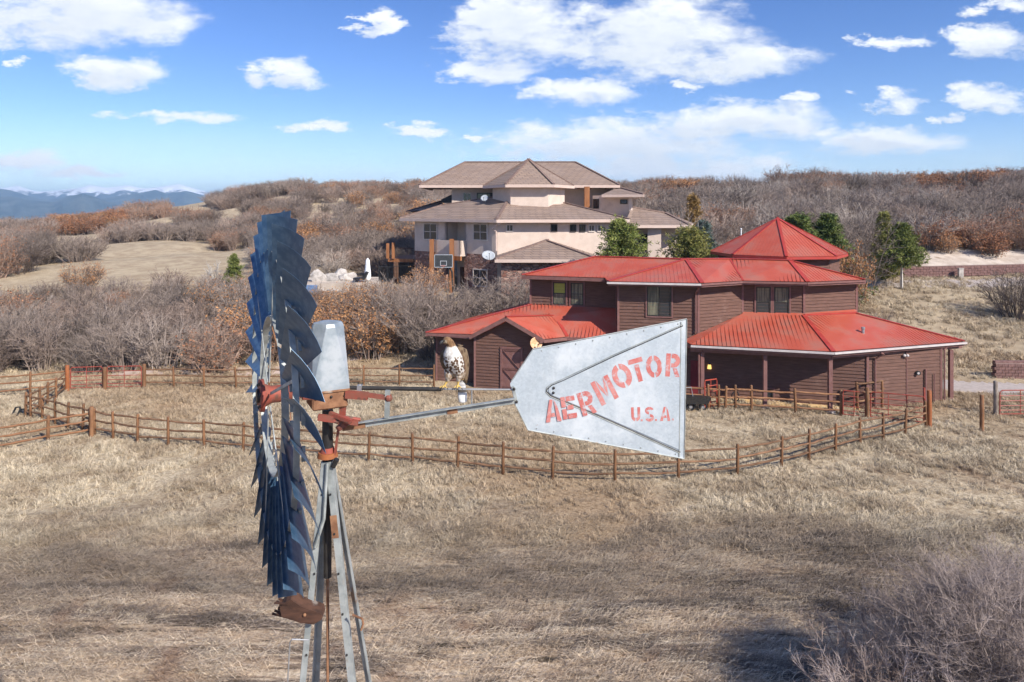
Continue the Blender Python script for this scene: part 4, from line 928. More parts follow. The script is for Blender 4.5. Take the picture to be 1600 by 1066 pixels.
# garage hip roof in front
zg = ZC-(405.5-H0)/F*58.5; g0, g1 = PX(773, 58.6, zg), PX(935, 58.6, zg); ga = U(853.5, 376, 63.2); gb = ga+Vector((.4, 2.5, 0))
hroof([[g0, g1, ga], [g1, g1+Vector((.5, 8, 0)), gb, ga], [g0+Vector((0, 8, 0)), g0, ga, gb]], [(g0, ga), (g1, ga), (ga, gb)], [(g0, g1)])
wall_seg(mst, PXY(783, 59.3), PXY(925, 59.3), 1.5, zg-.1)
rr_ = mrf.build('tile_roof', m_tile, house); mrd.build('ridge_tile', m_ridge_t, rr_); mfs.build('fascia', m_stuccotrim, rr_)
# house windows
def hwin(a, b_, x0, x1, y0, y1, nx=2, ny=2, fm=None, off=.02, fw=.09):
    q0, _ = on_line(a, b_, x0); q1, _ = on_line(a, b_, x1); c = (q0+q1)/2; zt, zb = zat(c, y0), zat(c, y1); c.z = (zt+zb)/2; ux = (q1-q0).normalized(); n = Vector((ux.y, -ux.x, 0))
    return window(house, c+n*off, ux, (q1-q0).length, zt-zb, fm or m_houseframe, [(i/nx, (i+1)/nx, j/ny, (j+1)/ny, m_glass) for i in range(nx) for j in range(ny)], fw=fw, proud=.06)
hwin(w0, w1, 662.5, 684, 349, 375); hwin(w0, w1, 740, 762.5, 349.5, 376); hwin(w0, w1, 739.5, 762, 420.5, 448)
hwin(w1, w2, 790.5, 802, 350.5, 362, 2, 1); hwin(w1, w2, 860.5, 870.5, 350.5, 362, 2, 1, m_winframe); hwin(w1, w2, 890.5, 900, 351, 362.5, 2, 1, m_winframe)
hwin(w1, w2, 905, 914.5, 351, 362.5, 2, 1, m_winframe); hwin(w1, w2, 919, 929, 351, 362.5, 2, 1); hwin(w1, w2, 933, 942.5, 351, 362.5, 2, 1)
hwin(uw0, uw1, 723, 737, 301, 316, 2, 1); hwin(uw0, uw1, 745, 772, 301.5, 316, 3, 1, m_winframe)
hwin(tw0, tw1, 927.5, 936, 311, 326, 2, 1, m_winframe); hwin(tw0, tw1, 969.5, 980.5, 312, 319, 2, 1, m_winframe)
MB().path([h1+Vector((.5, .1, -.2)), V3(w1, 9.6)+Vector((-.5, -.25, 0)), V3(w1, 9.3)+Vector((-.1, -.15, 0)), V3(w1, 7.5)+Vector((-.1, -.15, 0))], .08, 6).build('downspout', m_stuccotrim, house)
q, _ = on_line(w0, w1, 768); dish('satellite_dish', 'grey dish on the stone corner of the pink house above the lower window', V3(q, zat(q, 399))+Vector((-.25, -1.1, 0)), (.15, -.65, .75), .62, m_dish, V3(q, zat(q, 410)))
q = U(757, 310, 69.5); dish('satellite_dish', 'small grey dish standing on the lower tile roof left of the turret', q, (-.2, -.8, .5), .38, m_dish, q+Vector((.15, .3, -.75)))
# basketball hoop below the balcony
bh = PXY(693, 62.8); zgd = gz_at(bh.x, bh.y); ht = thing('basketball_hoop', 'basketball hoop with clear backboard below the house balcony', 'basketball hoop', V3(bh, zgd))
MB().path([V3(bh, zgd)+Vector((.9, .3, 0)), V3(bh, zat(bh, 425))+Vector((.75, .3, 0)), V3(bh, zat(bh, 405))+Vector((.1, .15, 0))], .09, 6).build('pole', m_black, ht)
bc = V3(bh, zat(bh, 408)); m_clear = mat('smoked_backboard', (.045, .05, .055), (.06, .065, .07), 3, .15)
bk = MB().box(bc, (1.6, .04, 1.1)).build('backboard', m_clear, ht); mb = MB()
for s in (-1, 1): mb.box(bc+Vector((s*.82, -.01, 0)), (.05, .07, 1.15)).box(bc+Vector((0, -.01, s*.57)), (1.58, .07, .06))
for s in (-1, 1): mb.box(bc+Vector((s*.28, -.03, -.2)), (.05, .03, .45)).box(bc+Vector((0, -.03, -.2+s*.2)), (.51, .03, .05))
mb.build('backboard_frame', m_dish, bk)
mb = MB(); rg = [bc+Vector((.23*math.cos(R(30*k)), -.3+.23*math.sin(R(30*k)), -.42)) for k in range(13)]; mb.path(rg, .015, 5, False); mb.build('rim', m_redbright, ht)

# ------------------------------------------------------------------ fences
post_me = [MB().path([(0, 0, -.3), (.004, 0, .6), (0, .004, 1.36), (0, 0, 1.40)], [.072, .068, .064, .05], 9).mesh('post', m_post, smooth=True) for _ in range(1)]
def log_mesh(name, m, seed):
    r = random.Random(seed); n = 7; return MB().path([(i/(n-1), r.uniform(-.012, .012), r.uniform(-.014, .014)-.03*math.sin(math.pi*i/(n-1))*(seed % 2)) for i in range(n)], [.046*r.uniform(.85, 1.15) for _ in range(n)], 7).mesh(name, m, smooth=True)
rail_me = {'d': [log_mesh('rail', m_rail, i) for i in range(4)], 'o': [log_mesh('rail', m_rail_o, i) for i in range(4)]}
FC = [0]
def rail(parent, a, b_, kind='d', s=1.0):
    FC[0] += 1; o = link_obj('rail', random.choice(rail_me[kind]), parent); d = b_-a; L = d.length; off = BASE[parent.name]
    q = d.to_track_quat('X', 'Z'); o.matrix_local = Matrix.Translation(a-off) @ q.to_matrix().to_4x4() @ Matrix.Diagonal((L, s, s, 1)); return o
def post(parent, p, hscale=1.0, s=1.0):
    o = link_obj('post', post_me[0], parent, Vector(p)-BASE[parent.name]); o.scale = (s, s, hscale); o.rotation_euler = (random.gauss(0, .018), random.gauss(0, .018), random.uniform(0, 6)); return o
def fence(label, pts, heights=(.34, .76, 1.18), kind='d', posts=None, hs=1.0, s=1.0, skip=()):
    pts = [Vector(p) for p in pts]; t = thing('rail_fence', label, 'fence', pts[0], 'round log rail fences of the paddock')
    for i, p in enumerate(pts):
        if posts is None or i in posts: post(t, p, hs*random.uniform(.96, 1.04), s)
    for i in range(len(pts)-1):
        if i in skip: continue
        for h in heights: rail(t, pts[i]+Vector((0, 0, h*hs+random.gauss(0, .025))), pts[i+1]+Vector((0, 0, h*hs+random.gauss(0, .025))), kind, s)
    return t
def gps(L): return [GP(x, y) for x, y in L]
front_pts = [(40, 652), (48, 654), (66, 657), (86, 663), (106, 671), (129, 675), (148, 679), (177, 685), (215, 691.5), (263, 696), (319, 700), (380, 705), (445, 711), (512, 716), (576, 721), (645, 726), (715, 732), (786, 741), (863, 749), (961, 753.5), (1060, 750), (1152, 743), (1221, 729), (1264, 719), (1305, 707), (1344, 696), (1380, 689), (1414, 681), (1447, 668)]
fence('long curved log fence with three rails across the near edge of the paddock', gps(front_pts), kind='d')
fence('log fence along the back of the paddock between the red pipe gates and the barn', gps([(226, 606), (272, 606), (319, 606.5), (369, 607), (420, 606), (470, 605), (520, 604.5), (568, 604), (624, 604.5), (678, 605)]))
fence('short log fence joining the corner of the paddock to the red pipe gates', gps([(40, 652), (62, 643), (74, 634), (88, 626), (104, 610)]))
fence('reddish log fence running off to the left beyond the paddock corner', gps([(104, 610), (47, 616), (-30, 622), (-110, 630)]), kind='o')
fence('orange log fence leaving the paddock towards the lower left corner', gps([(141, 680), (75, 691.5), (-15, 708), (-120, 730)]), kind='o', s=1.1, heights=(.3, .72, 1.12))
pf = fence('orange log fence in front of the barn porch', gps([(1045, 636), (1107, 640), (1123, 641), (1133, 641.5), (1149, 641), (1174, 642), (1243, 645.5), (1314, 650)]), kind='o', s=1.15)
fence('dark log fence standing by the barn wall behind the red gates', gps([(1340, 642), (1378, 637), (1418, 628)]), heights=(.5, .95, 1.38), hs=1.12, s=1.15)
def pipe_gate(label, p0, p1, h=1.3, n=6, m=m_gate, r_=.026, brace=True):
    p0, p1 = Vector(p0), Vector(p1); t = thing('pipe_gate', label, 'gate', p0, 'red pipe gates'); d = p1-p0; up = Vector((0, 0, 1)); g = .14
    loop = [p0+up*g, p0+up*(h-.12)+d*.005, p0+up*h+d*.04, p1+up*h-d*.04, p1+up*(h-.12)-d*.005, p1+up*g, p0+up*g]
    MB().path(loop, r_*1.2, 7, False).build('gate_frame', m, t, smooth=True)
    for i in range(1, n-1):
        z = g+(h-g)*(i/(n-1))**1.15; MB().tube(p0+up*z, p1+up*z, r_*.85, n=6).build('gate_bar', m, t)
    if brace:
        for f in ((.5,) if d.length < 2.6 else (.33, .67)): MB().tube(p0+d*f+up*g, p0+d*f+up*h, r_*.8, n=6).build('gate_upright', m, t)
    return t
def gpost(label, p, h=1.5, r_=.12, m=m_post):
    return tag(MB().path([Vector(p)+Vector((0, 0, -.2)), Vector(p)+Vector((.01, 0, h*.5)), Vector(p)+Vector((0, 0, h-.03)), Vector(p)+Vector((0, 0, h))], [r_, r_*.97, r_*.93, r_*.75], 10).build('gate_post', m, smooth=True, loc=p), label, 'post', 'gate posts')
pipe_gate('red pipe gate at the back left of the paddock, left of the pair', GP(110, 610), GP(160, 608), 1.42)
pipe_gate('red pipe gate at the back left of the paddock, right of the pair', GP(167, 608), GP(221, 607), 1.42)
gpost('thick red-brown post at the left end of the paired back gates', GP(105, 611), 1.6, .13, m_orange); gpost('post between the paired red pipe gates at the back of the paddock', GP(163.5, 608.5), 1.4, .13); gpost('thick post at the right end of the paired back gates', GP(225, 607), 1.55, .12)
gpost('pair of stout posts where the orange fence meets the paddock fence', GP(143, 682), 1.5, .11)
pipe_gate('narrow red pipe gate in front of the right end of the barn', GP(1317, 651), GP(1352, 655), 1.45, 6)
pipe_gate('wide red pipe gate beside the barn corner with a white latch tag', GP(1360, 655), GP(1446, 664), 1.5, 6)
gpost('brown post between the two red gates by the barn', GP(1355, 656), 1.75, .1); gpost('tall rust coloured post closing the wide red gate by the barn', GP(1452, 668), 1.95, .12, m_orange)
gpost('slim dark red post behind the rust coloured gate post', GP(1444, 661), 1.9, .06, m_gate)
gpost('lone orange wooden post standing in the grass right of the barn', GP(1534, 673), 1.85, .11); gpost('weathered grey post beside the red gate at the right edge', GP(1555.5, 650), 1.95, .12, m_bark)
pipe_gate('red pipe gate running out of the frame on the right', GP(1562, 651), GP(1660, 650), 1.45, 6)
# things about the barn
pipe_gate('bright red pipe panel leaning by the porch lantern', GP(1101, 640), GP(1120, 637), 1.65, 6, m_redbright, .03)
cp = GP(1088, 641); ct = thing('yard_cart', 'small steel cart with dark wheels behind the porch fence', 'cart', cp)
for s in (-.35, .35):
    wv_ = cp+Vector((s, -.1, .22)); wo_ = MB(); ringp = [wv_+Vector((.20*math.cos(R(30*k)), 0, .20*math.sin(R(30*k)))) for k in range(13)]; wo_.path(ringp, .045, 6, False); wh = wo_.build('wheel', m_black, ct); MB().tube(wv_-Vector((0, .05, 0)), wv_+Vector((0, .05, 0)), .10, n=10).build('rim', m_steel, wh)
MB().prism([cp+Vector((-.6, -.3, .42)), cp+Vector((.6, -.3, .42)), cp+Vector((.75, -.35, .8)), cp+Vector((-.75, -.35, .8))], (0, .7, 0)).build('tray', m_darkiron, ct)
MB().path([cp+Vector((-.6, 0, .7)), cp+Vector((-.9, 0, 1.25)), cp+Vector((-.3, 0, 1.3)), cp+Vector((-.2, 0, .8))], .03, 6).build('handle', m_steel, ct)
hp_ = GP(1149, 634); tag(MB().path([hp_+Vector((.22*math.cos(R(24*k)), .0+.05*math.sin(R(48*k)), .55+.28*math.sin(R(24*k)))) for k in range(15)], .035, 6).build('hose_coil', m_black, loc=hp_), 'dark hose coiled on the short post of the porch fence', 'hose')
b0 = GP(1110, 628); tag(MB().beam(V3(Pa, 1.5)+Vector((1.9, -.35, 0)), V3(Pa, 1.62)+Vector((4.4, -.75, 0)), .12, .05).build('timber_plank', m_rail, loc=V3(Pa, 1.5)+Vector((1.9, -.35, 0))), 'pale plank fixed along the shaded porch wall', 'plank')
gp_ = GP(443, 609); tag(MB().prism([gp_+Vector((-.45, -.2, 0)), gp_+Vector((.45, -.25, 0)), gp_+Vector((.5, .3, .0)), gp_+Vector((-.35, .35, 0))], (.1, .05, .28)).build('folded_tarp', m_green, loc=gp_, bevel=.08), 'bright green folded tarp on the grass behind the windmill hub', 'tarp')
# spilled wire panels
for k, px in enumerate((1402, 1416, 1430)):
    p = GP(px, 662); mb = MB(); mb.path([p+Vector((-.25, 0, .02)), p+Vector((-.2, .05, .22)), p+Vector((.05, 0, .26)), p+Vector((.18, -.02, .02))], .03, 6); o = tag(mb.build('iron_hoop', m_black, loc=p), ('leftmost', 'middle', 'rightmost')[k]+' of three black iron hoops in the grass below the wide red gate', 'hoop', 'iron hoops below the gate')
for k, (px, py) in enumerate(((28, 648), (35, 651))):
    p = GP(px, py); o = tag(MB().path([p+Vector((-.3, 0, .02)), p+Vector((-.15, .05, .38)), p+Vector((.1, 0, .42)), p+Vector((.22, .0, .02))], .05, 6).build('iron_hoop', m_black, loc=p), ('left', 'right')[k]+' one of two bent black iron hoops outside the left paddock corner', 'hoop', 'iron hoops by the corner')
# block walls
def block_wall(label, p0, p1, h, bl, bh_, depth=.35, each=True):
    p0, p1 = Vector(p0), Vector(p1); t = thing('block_wall', label, 'wall', p0); d = (p1-p0); L = math.hypot(d.x, d.y); ux = Vector((d.x, d.y, 0)).normalized(); n = Vector((ux.y, -ux.x, 0)); rows = int(h/bh_)
    bme = MB().obox((0, 0, 0), (1, 0, 0), (0, 1, 0), (0, 0, 1), (bl-.025, depth, bh_-.025)).mesh('block', m_block); q = ux.to_track_quat('X', 'Z').to_matrix().to_4x4(); joined = MB(); a = ux
    MB().obox(p0+d*.5+Vector((0, 0, h*.5-.04))+n*-.05, ux, n, (0, 0, 1), (L-.06, depth-.04, h-.06)).build('wall_core', m_block, t)
    for r_ in range(rows):
        x = -bl/2*(r_ % 2)
        while x < L:
            c = p0+ux*min(max(x+bl/2, bl/4), L-bl/4)+Vector((0, 0, d.z*min(max((x+bl/2)/L, 0), 1)+bh_*(r_+.5)-.05))+n*(rows-r_)*.012
            if each: o = link_obj('block', bme, t); o.matrix_local = Matrix.Translation(c-p0+n*random.uniform(0, .015)) @ q
            else: joined.obox(c+n*random.uniform(0, .02), ux, n, (0, 0, 1), (bl-.04, depth, bh_-.04))
            x += bl
    if not each: o = joined.build('block', m_block, t); o['kind'] = 'stuff'
    cb_ = MB(); cb_.beam(p0+Vector((0, 0, rows*bh_-.02)), p1+Vector((0, 0, rows*bh_-.02)), depth+.06, .07); cb_.build('wall_cap', m_cap, t); return t
block_wall('short brown block wall beside the driveway at the right edge', GP(1553, 590), GP(1680, 591), 1.2, .42, .2)
block_wall('long low brown block retaining wall under the sandy bank', gpt(1345, 77.2), gpt(1640, 78.2), 1.15, .75, .28, each=False)
p = gpt(1501, 76.8); tag(MB().box(p+Vector((0, 0, .5)), (.5, .3, 1.3)).box(p+Vector((0, 0, 1.18)), (.56, .36, .08)).build('stone_pillar', m_rock, loc=p), 'pale stone pillar in front of the long block wall', 'pillar')
# ------------------------------------------------------------------ windmill
def TP(px, py, off=0):
    k = (px-800)/F; Y = (5.12+.06*1.35)/(1-.06*k)+off; return U(px, py, Y)
C = Vector((-1.725, 4.99, ZC-290*5/F)); a_ = R(27); hvec = Vector((math.sin(a_), -math.cos(a_), 0)); axis = Vector((math.cos(a_), math.sin(a_), 0)); UPZ = Vector((0, 0, 1))
mast = Vector((-1.392, 5.155, C.z))
mill_base = Vector((mast.x+.25, mast.y+.02, 0)); mill_base.z = gz_at(mill_base.x, mill_base.y)
mill = thing('windmill', 'old farm windmill with blue-grey blades and lettered galvanized vane in the foreground', 'windmill', mill_base)
# wheel: rings and arms, then the blades
def wp(r_, t, ax=0): return C+(hvec*math.cos(t)+UPZ*math.sin(t))*r_+axis*ax
mw_ = MB(); wheel = None
for rr, w_, ax in ((1.06, .022, -.03), (.565, .028, -.02)):
    rings = MB()
    for k in range(36):
        t0, t1 = 2*math.pi*k/36, 2*math.pi*(k+1)/36; rings.obox((wp(rr, t0, ax)+wp(rr, t1, ax))/2, wp(rr, t1, ax)-wp(rr, t0, ax), axis, (wp(rr, (t0+t1)/2)-C), (rr*2*math.pi/36*1.02, w_*1.7, .007))
    if wheel is None: wheel = rings.build('wheel', m_galvbar, mill)
    else: rings.build('inner_ring', m_galvbar, wheel)
for k in range(6):
    t = 2*math.pi*(k+.3)/6
    for s in (-1, 1):
        MB().beam(C+axis*(s*.07+.02)+(wp(.10, t)-C), wp(1.06, t, s*.012-.03), .020, .007, up=axis).build('wheel_arm', m_galvbar if s < 0 else m_rust, wheel)
def blade_mesh():
    nr_, nc = 7, 6; vs = []; r0_, r1_ = .60, 1.34
    for side in (0, 1):
        for i in range(nr_):
            f = i/(nr_-1); r_ = r0_+(r1_-r0_)*f; ch = .155+.20*f; be = R(33-6*f)
            for j in range(nc):
                s = j/(nc-1)-.5; rr2 = r_-(.035*(s+.5) if i == nr_-1 else 0)
                cam_ = -.15*ch*(.25-s*s)*1.9
                tang, ax = ch*s*math.cos(be)-cam_*math.sin(be), ch*s*math.sin(be)+cam_*math.cos(be); vs.append((rr2, tang, ax+(.0016 if side else 0)))
    fs = []; N = nr_*nc
    for side in (0, 1):
        for i in range(nr_-1):
            for j in range(nc-1):
                q = (side*N+i*nc+j, side*N+i*nc+j+1, side*N+(i+1)*nc+j+1, side*N+(i+1)*nc+j); fs.append(q if side else q[::-1])
    rim = [i*nc for i in range(nr_)]+[(nr_-1)*nc+j for j in range(1, nc)]+[i*nc+nc-1 for i in range(nr_-2, -1, -1)]+[j for j in range(nc-2, 0, -1)]
    for a, b_ in zip(rim, rim[1:]+rim[:1]): fs.append((a, b_, b_+N, a+N))
    mb = MB(); mb.add(vs, fs); me = mb.mesh('blade', m_blade, smooth=True); mb.fixn(me); me.set_sharp_from_angle(angle=R(50)); return me
bme = blade_mesh()
clip_me = [MB().box((.615, 0, -.012), (.02, .07, .02)).mesh('blade_clip', m_galvbar), MB().box((1.04, 0, -.012), (.02, .09, .02)).mesh('blade_clip', m_galvbar)]
for k in range(30):
    t = 2*math.pi*(k+.5)/30; er = hvec*math.cos(t)+UPZ*math.sin(t); et = -hvec*math.sin(t)+UPZ*math.cos(t); n = -axis
    o = link_obj('blade', bme, wheel); M = Matrix((er, et, er.cross(et))).transposed().to_4x4(); M.translation = C-BASE[mill.name]; o.matrix_local = M
    for cm in clip_me: o2 = link_obj('blade_clip', cm, wheel); o2.matrix_local = M
# hub and main shaft
def lathe(mb, o0, ax, prof, n=16):
    ax = Vector(ax).normalized(); r_ = ax.cross(UPZ).normalized(); q = ax.cross(r_); vs = []
    for (x, rad) in prof:
        for k in range(n): t = 2*math.pi*k/n; vs.append(o0+ax*x+(r_*math.cos(t)+q*math.sin(t))*rad)
    fs = [(i*n+k, i*n+(k+1) % n, (i+1)*n+(k+1) % n, (i+1)*n+k) for i in range(len(prof)-1) for k in range(n)]; fs += [tuple(range(n-1, -1, -1)), tuple(range((len(prof)-1)*n, len(prof)*n))]; return mb.add(vs, fs)
hub = lathe(MB(), C, axis, [(-.115, .045), (-.115, .115), (-.085, .12), (-.08, .085), (-.03, .062), (.09, .062), (.125, .085), (.13, .115), (.15, .115), (.152, .05), (.30, .05)]).build('hub', m_redcast, mill, smooth=True)
lathe(MB(), C, axis, [(-.135, .03), (-.135, .05), (-.117, .05)]).build('hub_cap', m_darkiron, hub)
mb = MB()
for k in range(6): mb.ball(C-axis*.112+(wp(.09, 2*math.pi*(k+.3)/6)-C), .014)
mb.build('hub_bolt', m_darkiron, hub)
MB().tube(C+axis*.17-UPZ*.02-hvec*-.1, mast+hvec*.09-UPZ*.05, .022).build('tie_rod', m_redcast, hub)
# gearbox and its galvanized hood
MC = U(512, 620, mast.y)
def mp(x, y, z): return MC+axis*x+hvec*y+UPZ*z
gb = MB(); gb.prism([mp(-.135, -.13, -.065), mp(.125, -.13, -.065), mp(.125, .12, -.065), mp(-.135, .12, -.065)], (0, 0, .135)); gearbox = gb.build('gearbox', m_rust, mill, bevel=.012)
def ringz(hx, hy, ch, z): return [mp(sx*(hx-cx), sy*(hy-cy_), z) for sx, sy, cx, cy_ in ((1, -1, ch, 0), (1, -1, 0, ch), (1, 1, 0, ch), (1, 1, ch, 0), (-1, 1, ch, 0), (-1, 1, 0, ch), (-1, -1, 0, ch), (-1, -1, ch, 0))]
lev = [ringz(.137, .125, .004, .07), ringz(.137, .125, .004, .10), ringz(.116, .106, .082, .535), ringz(.104, .094, .074, .562), ringz(.06, .055, .04, .572)]
vs = sum(lev, []); fs = [(i*8+k, i*8+(k+1) % 8, (i+1)*8+(k+1) % 8, (i+1)*8+k) for i in range(4) for k in range(8)]+[tuple(range(32, 40))]
hood = MB().add(vs, fs).build('gearbox_hood', m_hood, mill, bevel=.006)
MB().obox(mp(-.005, 0, .07), axis, hvec, UPZ, (.285, .262, .014)).build('hood_flange', m_rust, hood)
mb = MB()
for xx in (-.11, 0, .10): mb.ball(mp(xx, .128, .03), .010, n=8, m=5)
mb.build('gearbox_bolt', m_darkiron, gearbox)
# red castings: tail pivots, furl lever, mast pipe, collar
def T2(px, py, off=0): return TP(px, py, off)
MB().beam(T2(497, 652, -.12), T2(560, 660, -.10), .03, .045).beam(T2(515, 646, -.1), T2(549, 659, -.16), .03, .03).path([T2(497, 650, -.1), T2(528, 660, -.12), T2(537, 652, -.12), T2(563, 656, -.1)], .014, 6).build('tail_pivot_casting', m_redcast, mill)
MB().beam(T2(540, 616, -.03), T2(575, 619, -.04), .04, .055).beam(T2(560, 615, -.04), T2(607, 622, -.05), .03, .03).ball(T2(607, 622, -.05), .03).build('furl_lever', m_redcast, mill)
MB().beam(T2(606, 610, -.05), T2(604.5, 653, -.05), .035, .03, up=(0, 1, 0)).build('lever_strap', m_galvbar, mill)
MB().tube(T2(533, 662, -.06), T2(537, 668, -.06), .05, n=12).beam(T2(538, 610, 0), T2(534, 660, 0), .045, .03, up=(0, 1, 0)).build('pivot_bracket', m_redcast, mill)
mbx = mast.copy(); z1, z0 = ZC-(640-H0)/F*mast.y, ZC-(709-H0)/F*mast.y
MB().tube(V3(mast, z0)+Vector((.0, 0, 0)), V3(mast, z1), .040, n=14).build('mast_pipe', m_darkiron, mill, smooth=True)
MB().beam(V3(mast, z0)+hvec*.045+axis*.045, V3(mast, z1)+hvec*.07+axis*.085, .014, .03, up=(0, 1, 0)).build('furl_rod', m_redcast, mill)
col_ = MB().tube(V3(mast, z0-.022), V3(mast, z0+.014), .078, .070, n=20).build('mast_collar', m_orange, mill, smooth=True)
MB().tube(V3(mast, z0+.0141), V3(mast, z0+.05), .056, .046, n=16).build('collar_neck', m_redcast, col_, smooth=True)
# tail: bone, truss rod and vane
mb = MB(); A, B = T2(535, 668, -.03), T2(806, 626, -.012); mb.beam(A, B, .006, .046, up=(0, 0, 1)); mb.beam(A+Vector((0, -.018, .022)), B+Vector((0, -.018, .022)), .04, .006)
bone = mb.build('tail_bone', m_galvbar, mill); MB().beam(A+Vector((0, -.008, 0)), A.lerp(B, .13)+Vector((0, -.008, 0)), .008, .05).build('rusty_end', m_rust, bone); MB().beam(A.lerp(B, .60)+Vector((0, -.008, -.0)), A.lerp(B, .66)+Vector((0, -.008, -.0)), .0085, .047).build('rusty_patch', m_rust, bone)
MB().tube(T2(543, 606), T2(690, 608.5), .0155, n=10).build('tail_spring_tube', m_darkiron, mill, smooth=True)
MB().tube(T2(690, 608), T2(804, 609), .0075, n=8).build('tail_rod', m_steel, mill, smooth=True)
MB().tube(T2(737, 609), T2(737, 634), .006, n=6).build('rod_hanger', m_steel, mill)
MB().box(T2(562, 606), (.035, .04, .04)).ball(T2(562, 603), .012).build('rod_clamp', m_steel, mill)
VO = [(797, 600), (799, 596), (833, 545.5), (1073, 498.5), (1069, 717), (825, 672), (805, 632)]
nrm = (TP(900, 600)-TP(800, 600)).cross(UPZ).normalized(); nrm = nrm if nrm.y < 0 else -nrm
vane = MB().prism([TP(x, y) for x, y in VO], -nrm*.004).build('tail_vane', m_galv, mill)
def rib_path(pts, r_, m, name, off=.004):
    return MB().path([TP(x, y)+nrm*off for x, y in pts], r_, 6).build(name, m, vane)
bead = [(1066, 507), (960, 554), (880, 592), (861, 600), (854, 606), (853, 613), (860, 620), (930, 649), (1062, 708)]
rib_path(bead, .0042, m_galvbar, 'raised_bead', .001)
rib_path([(x+.9, y+(2.0 if i < 5 else -1.6)) for i, (x, y) in enumerate(bead)], .0038, m_darkiron, 'bead_seam', .0040)
pan = MB().prism([TP(x, y)+nrm*.0025 for x, y in [(1063, 511), (962, 556), (884, 591), (865, 600), (858, 606), (857, 612), (864, 618), (932, 646), (1060, 702)]], nrm*.0035).build('vane_panel', m_galv, vane)
for nm, pts in (('folded_edge', [(1073, 498.5), (1069, 717)]), ('folded_edge', [(833, 545.5), (1073, 498.5)]), ('folded_edge', [(1069, 717), (825, 672)]), ('folded_edge', [(833, 545.5), (799, 596)]), ('folded_edge', [(825, 672), (805, 632)])): rib_path(pts, .0048, m_galvbar, nm, 0)
MB().beam(TP(1064, 503)+nrm*.004, TP(1061, 714)+nrm*.004, .006, .003, up=nrm).build('edge_seam', m_galvbar, vane)
MB().prism([TP(x, y)+nrm*.006 for x, y in ((799, 604), (803, 603), (809, 628), (805, 631))], nrm*.012).build('mounting_strip', m_galvbar, vane)
mb = MB()
for x, y in ((803, 607), (807, 627)): mb.ball(TP(x, y)+nrm*.018, .012, n=8, m=5)
for x, y in ((865, 606), (864.5, 613.5)): mb.ball(TP(x, y)+nrm*.007, .011, n=8, m=5)
mb.build('rivet', m_darkiron, vane); mb = MB()
for k in range(9):
    for f0, f1 in (((833, 545.5), (1073, 498.5)), ((825, 672), (1069, 717))):
        t = (k+.5)/9; mb.ball(TP(f0[0]+(f1[0]-f0[0])*t, f0[1]+(f1[1]-f0[1])*t+(5 if f0[1] < 600 else -5))+nrm*.002, .0055, n=6, m=4)
mb.build('edge_rivet', m_galvbar, vane)
# stencilled letters: strokes on a unit letter (0..1 wide, 0..1 high), gaps left where the stencil bridges were
def arc(cx, cy_, rx, ry, t0, t1, th, n=7):
    out = []
    for k in range(n):
        a0, a1 = R(t0+(t1-t0)*k/n), R(t0+(t1-t0)*(k+1)/n)
        out.append([(cx+rx*math.cos(a0), cy_+ry*math.sin(a0)), (cx+rx*math.cos(a1), cy_+ry*math.sin(a1)), (cx+(rx-th)*math.cos(a1), cy_+(ry-th*.8)*math.sin(a1)), (cx+(rx-th)*math.cos(a0), cy_+(ry-th*.8)*math.sin(a0))])
    return out
def rect(x0, y0, x1, y1): return [[(x0, y0), (x1, y0), (x1, y1), (x0, y1)]]
LET = {
 'A': [[(0, 0), (.27, 0), (.56, 1), (.36, 1)], [(.62, .98), (.80, .70), (1, 0), (.72, 0)], [(.36, .22), (.64, .22), (.60, .40), (.41, .40)]],
 'E': rect(0, 0, .32, .46)+rect(0, .54, .32, 1)+rect(.38, 0, 1, .22)+rect(.38, .40, .85, .60)+rect(.38, .78, 1, 1),
 'R': rect(0, 0, .32, 1)+rect(.38, .80, .62, 1)+rect(.38, .40, .62, .58)+arc(.60, .70, .40, .30, -90, 90, .30)+[[(.50, .37), (.78, .37), (1.02, 0), (.70, 0)]],
 'M': rect(0, 0, .25, 1)+rect(.75, 0, 1, 1)+[[(.29, 1), (.29, .62), (.48, .22), (.48, .58)], [(.71, 1), (.71, .62), (.52, .22), (.52, .58)]],
 'O': arc(.5, .5, .5, .5, -82, 82, .28, 9)+arc(.5, .5, .5, .5, 98, 262, .28, 9),
 'T': rect(0, .80, 1, 1)+rect(.34, 0, .66, .73),
 'U': rect(0, .30, .30, 1)+rect(.70, .30, 1, 1)+arc(.5, .34, .5, .34, -170, -98, .30, 5)+arc(.5, .34, .5, .34, -82, -10, .30, 5),
 'S': arc(.5, .74, .5, .26, 20, 262, .26, 8)+arc(.5, .26, .5, .26, -160, 82, .26, 8),
 '.': rect(0, 0, 1, 1)}
LETTERS = [('A', 863.5, 641.5, 25, 35, 6), ('E', 888.5, 636.5, 22, 35, 9), ('R', 916.5, 629.5, 23, 37, 17), ('M', 944.5, 609.5, 30, 40, 27), ('O', 971.5, 587, 30, 39, 24), ('T', 996, 578, 23, 37, 16), ('O', 1021.5, 572.5, 25, 35, 7), ('R', 1051, 570.5, 22, 36, -3),
           ('U', 993, 647, 14, 22, 2), ('.', 1002.3, 656.5, 3, 3, 0), ('S', 1014.5, 647, 14, 23, 2), ('.', 1024.6, 656, 3, 3, 0), ('A', 1039, 646.5, 16, 22, 0), ('.', 1051, 655, 3, 3, 0)]
NAMES = {'.': 'letter_dot'}
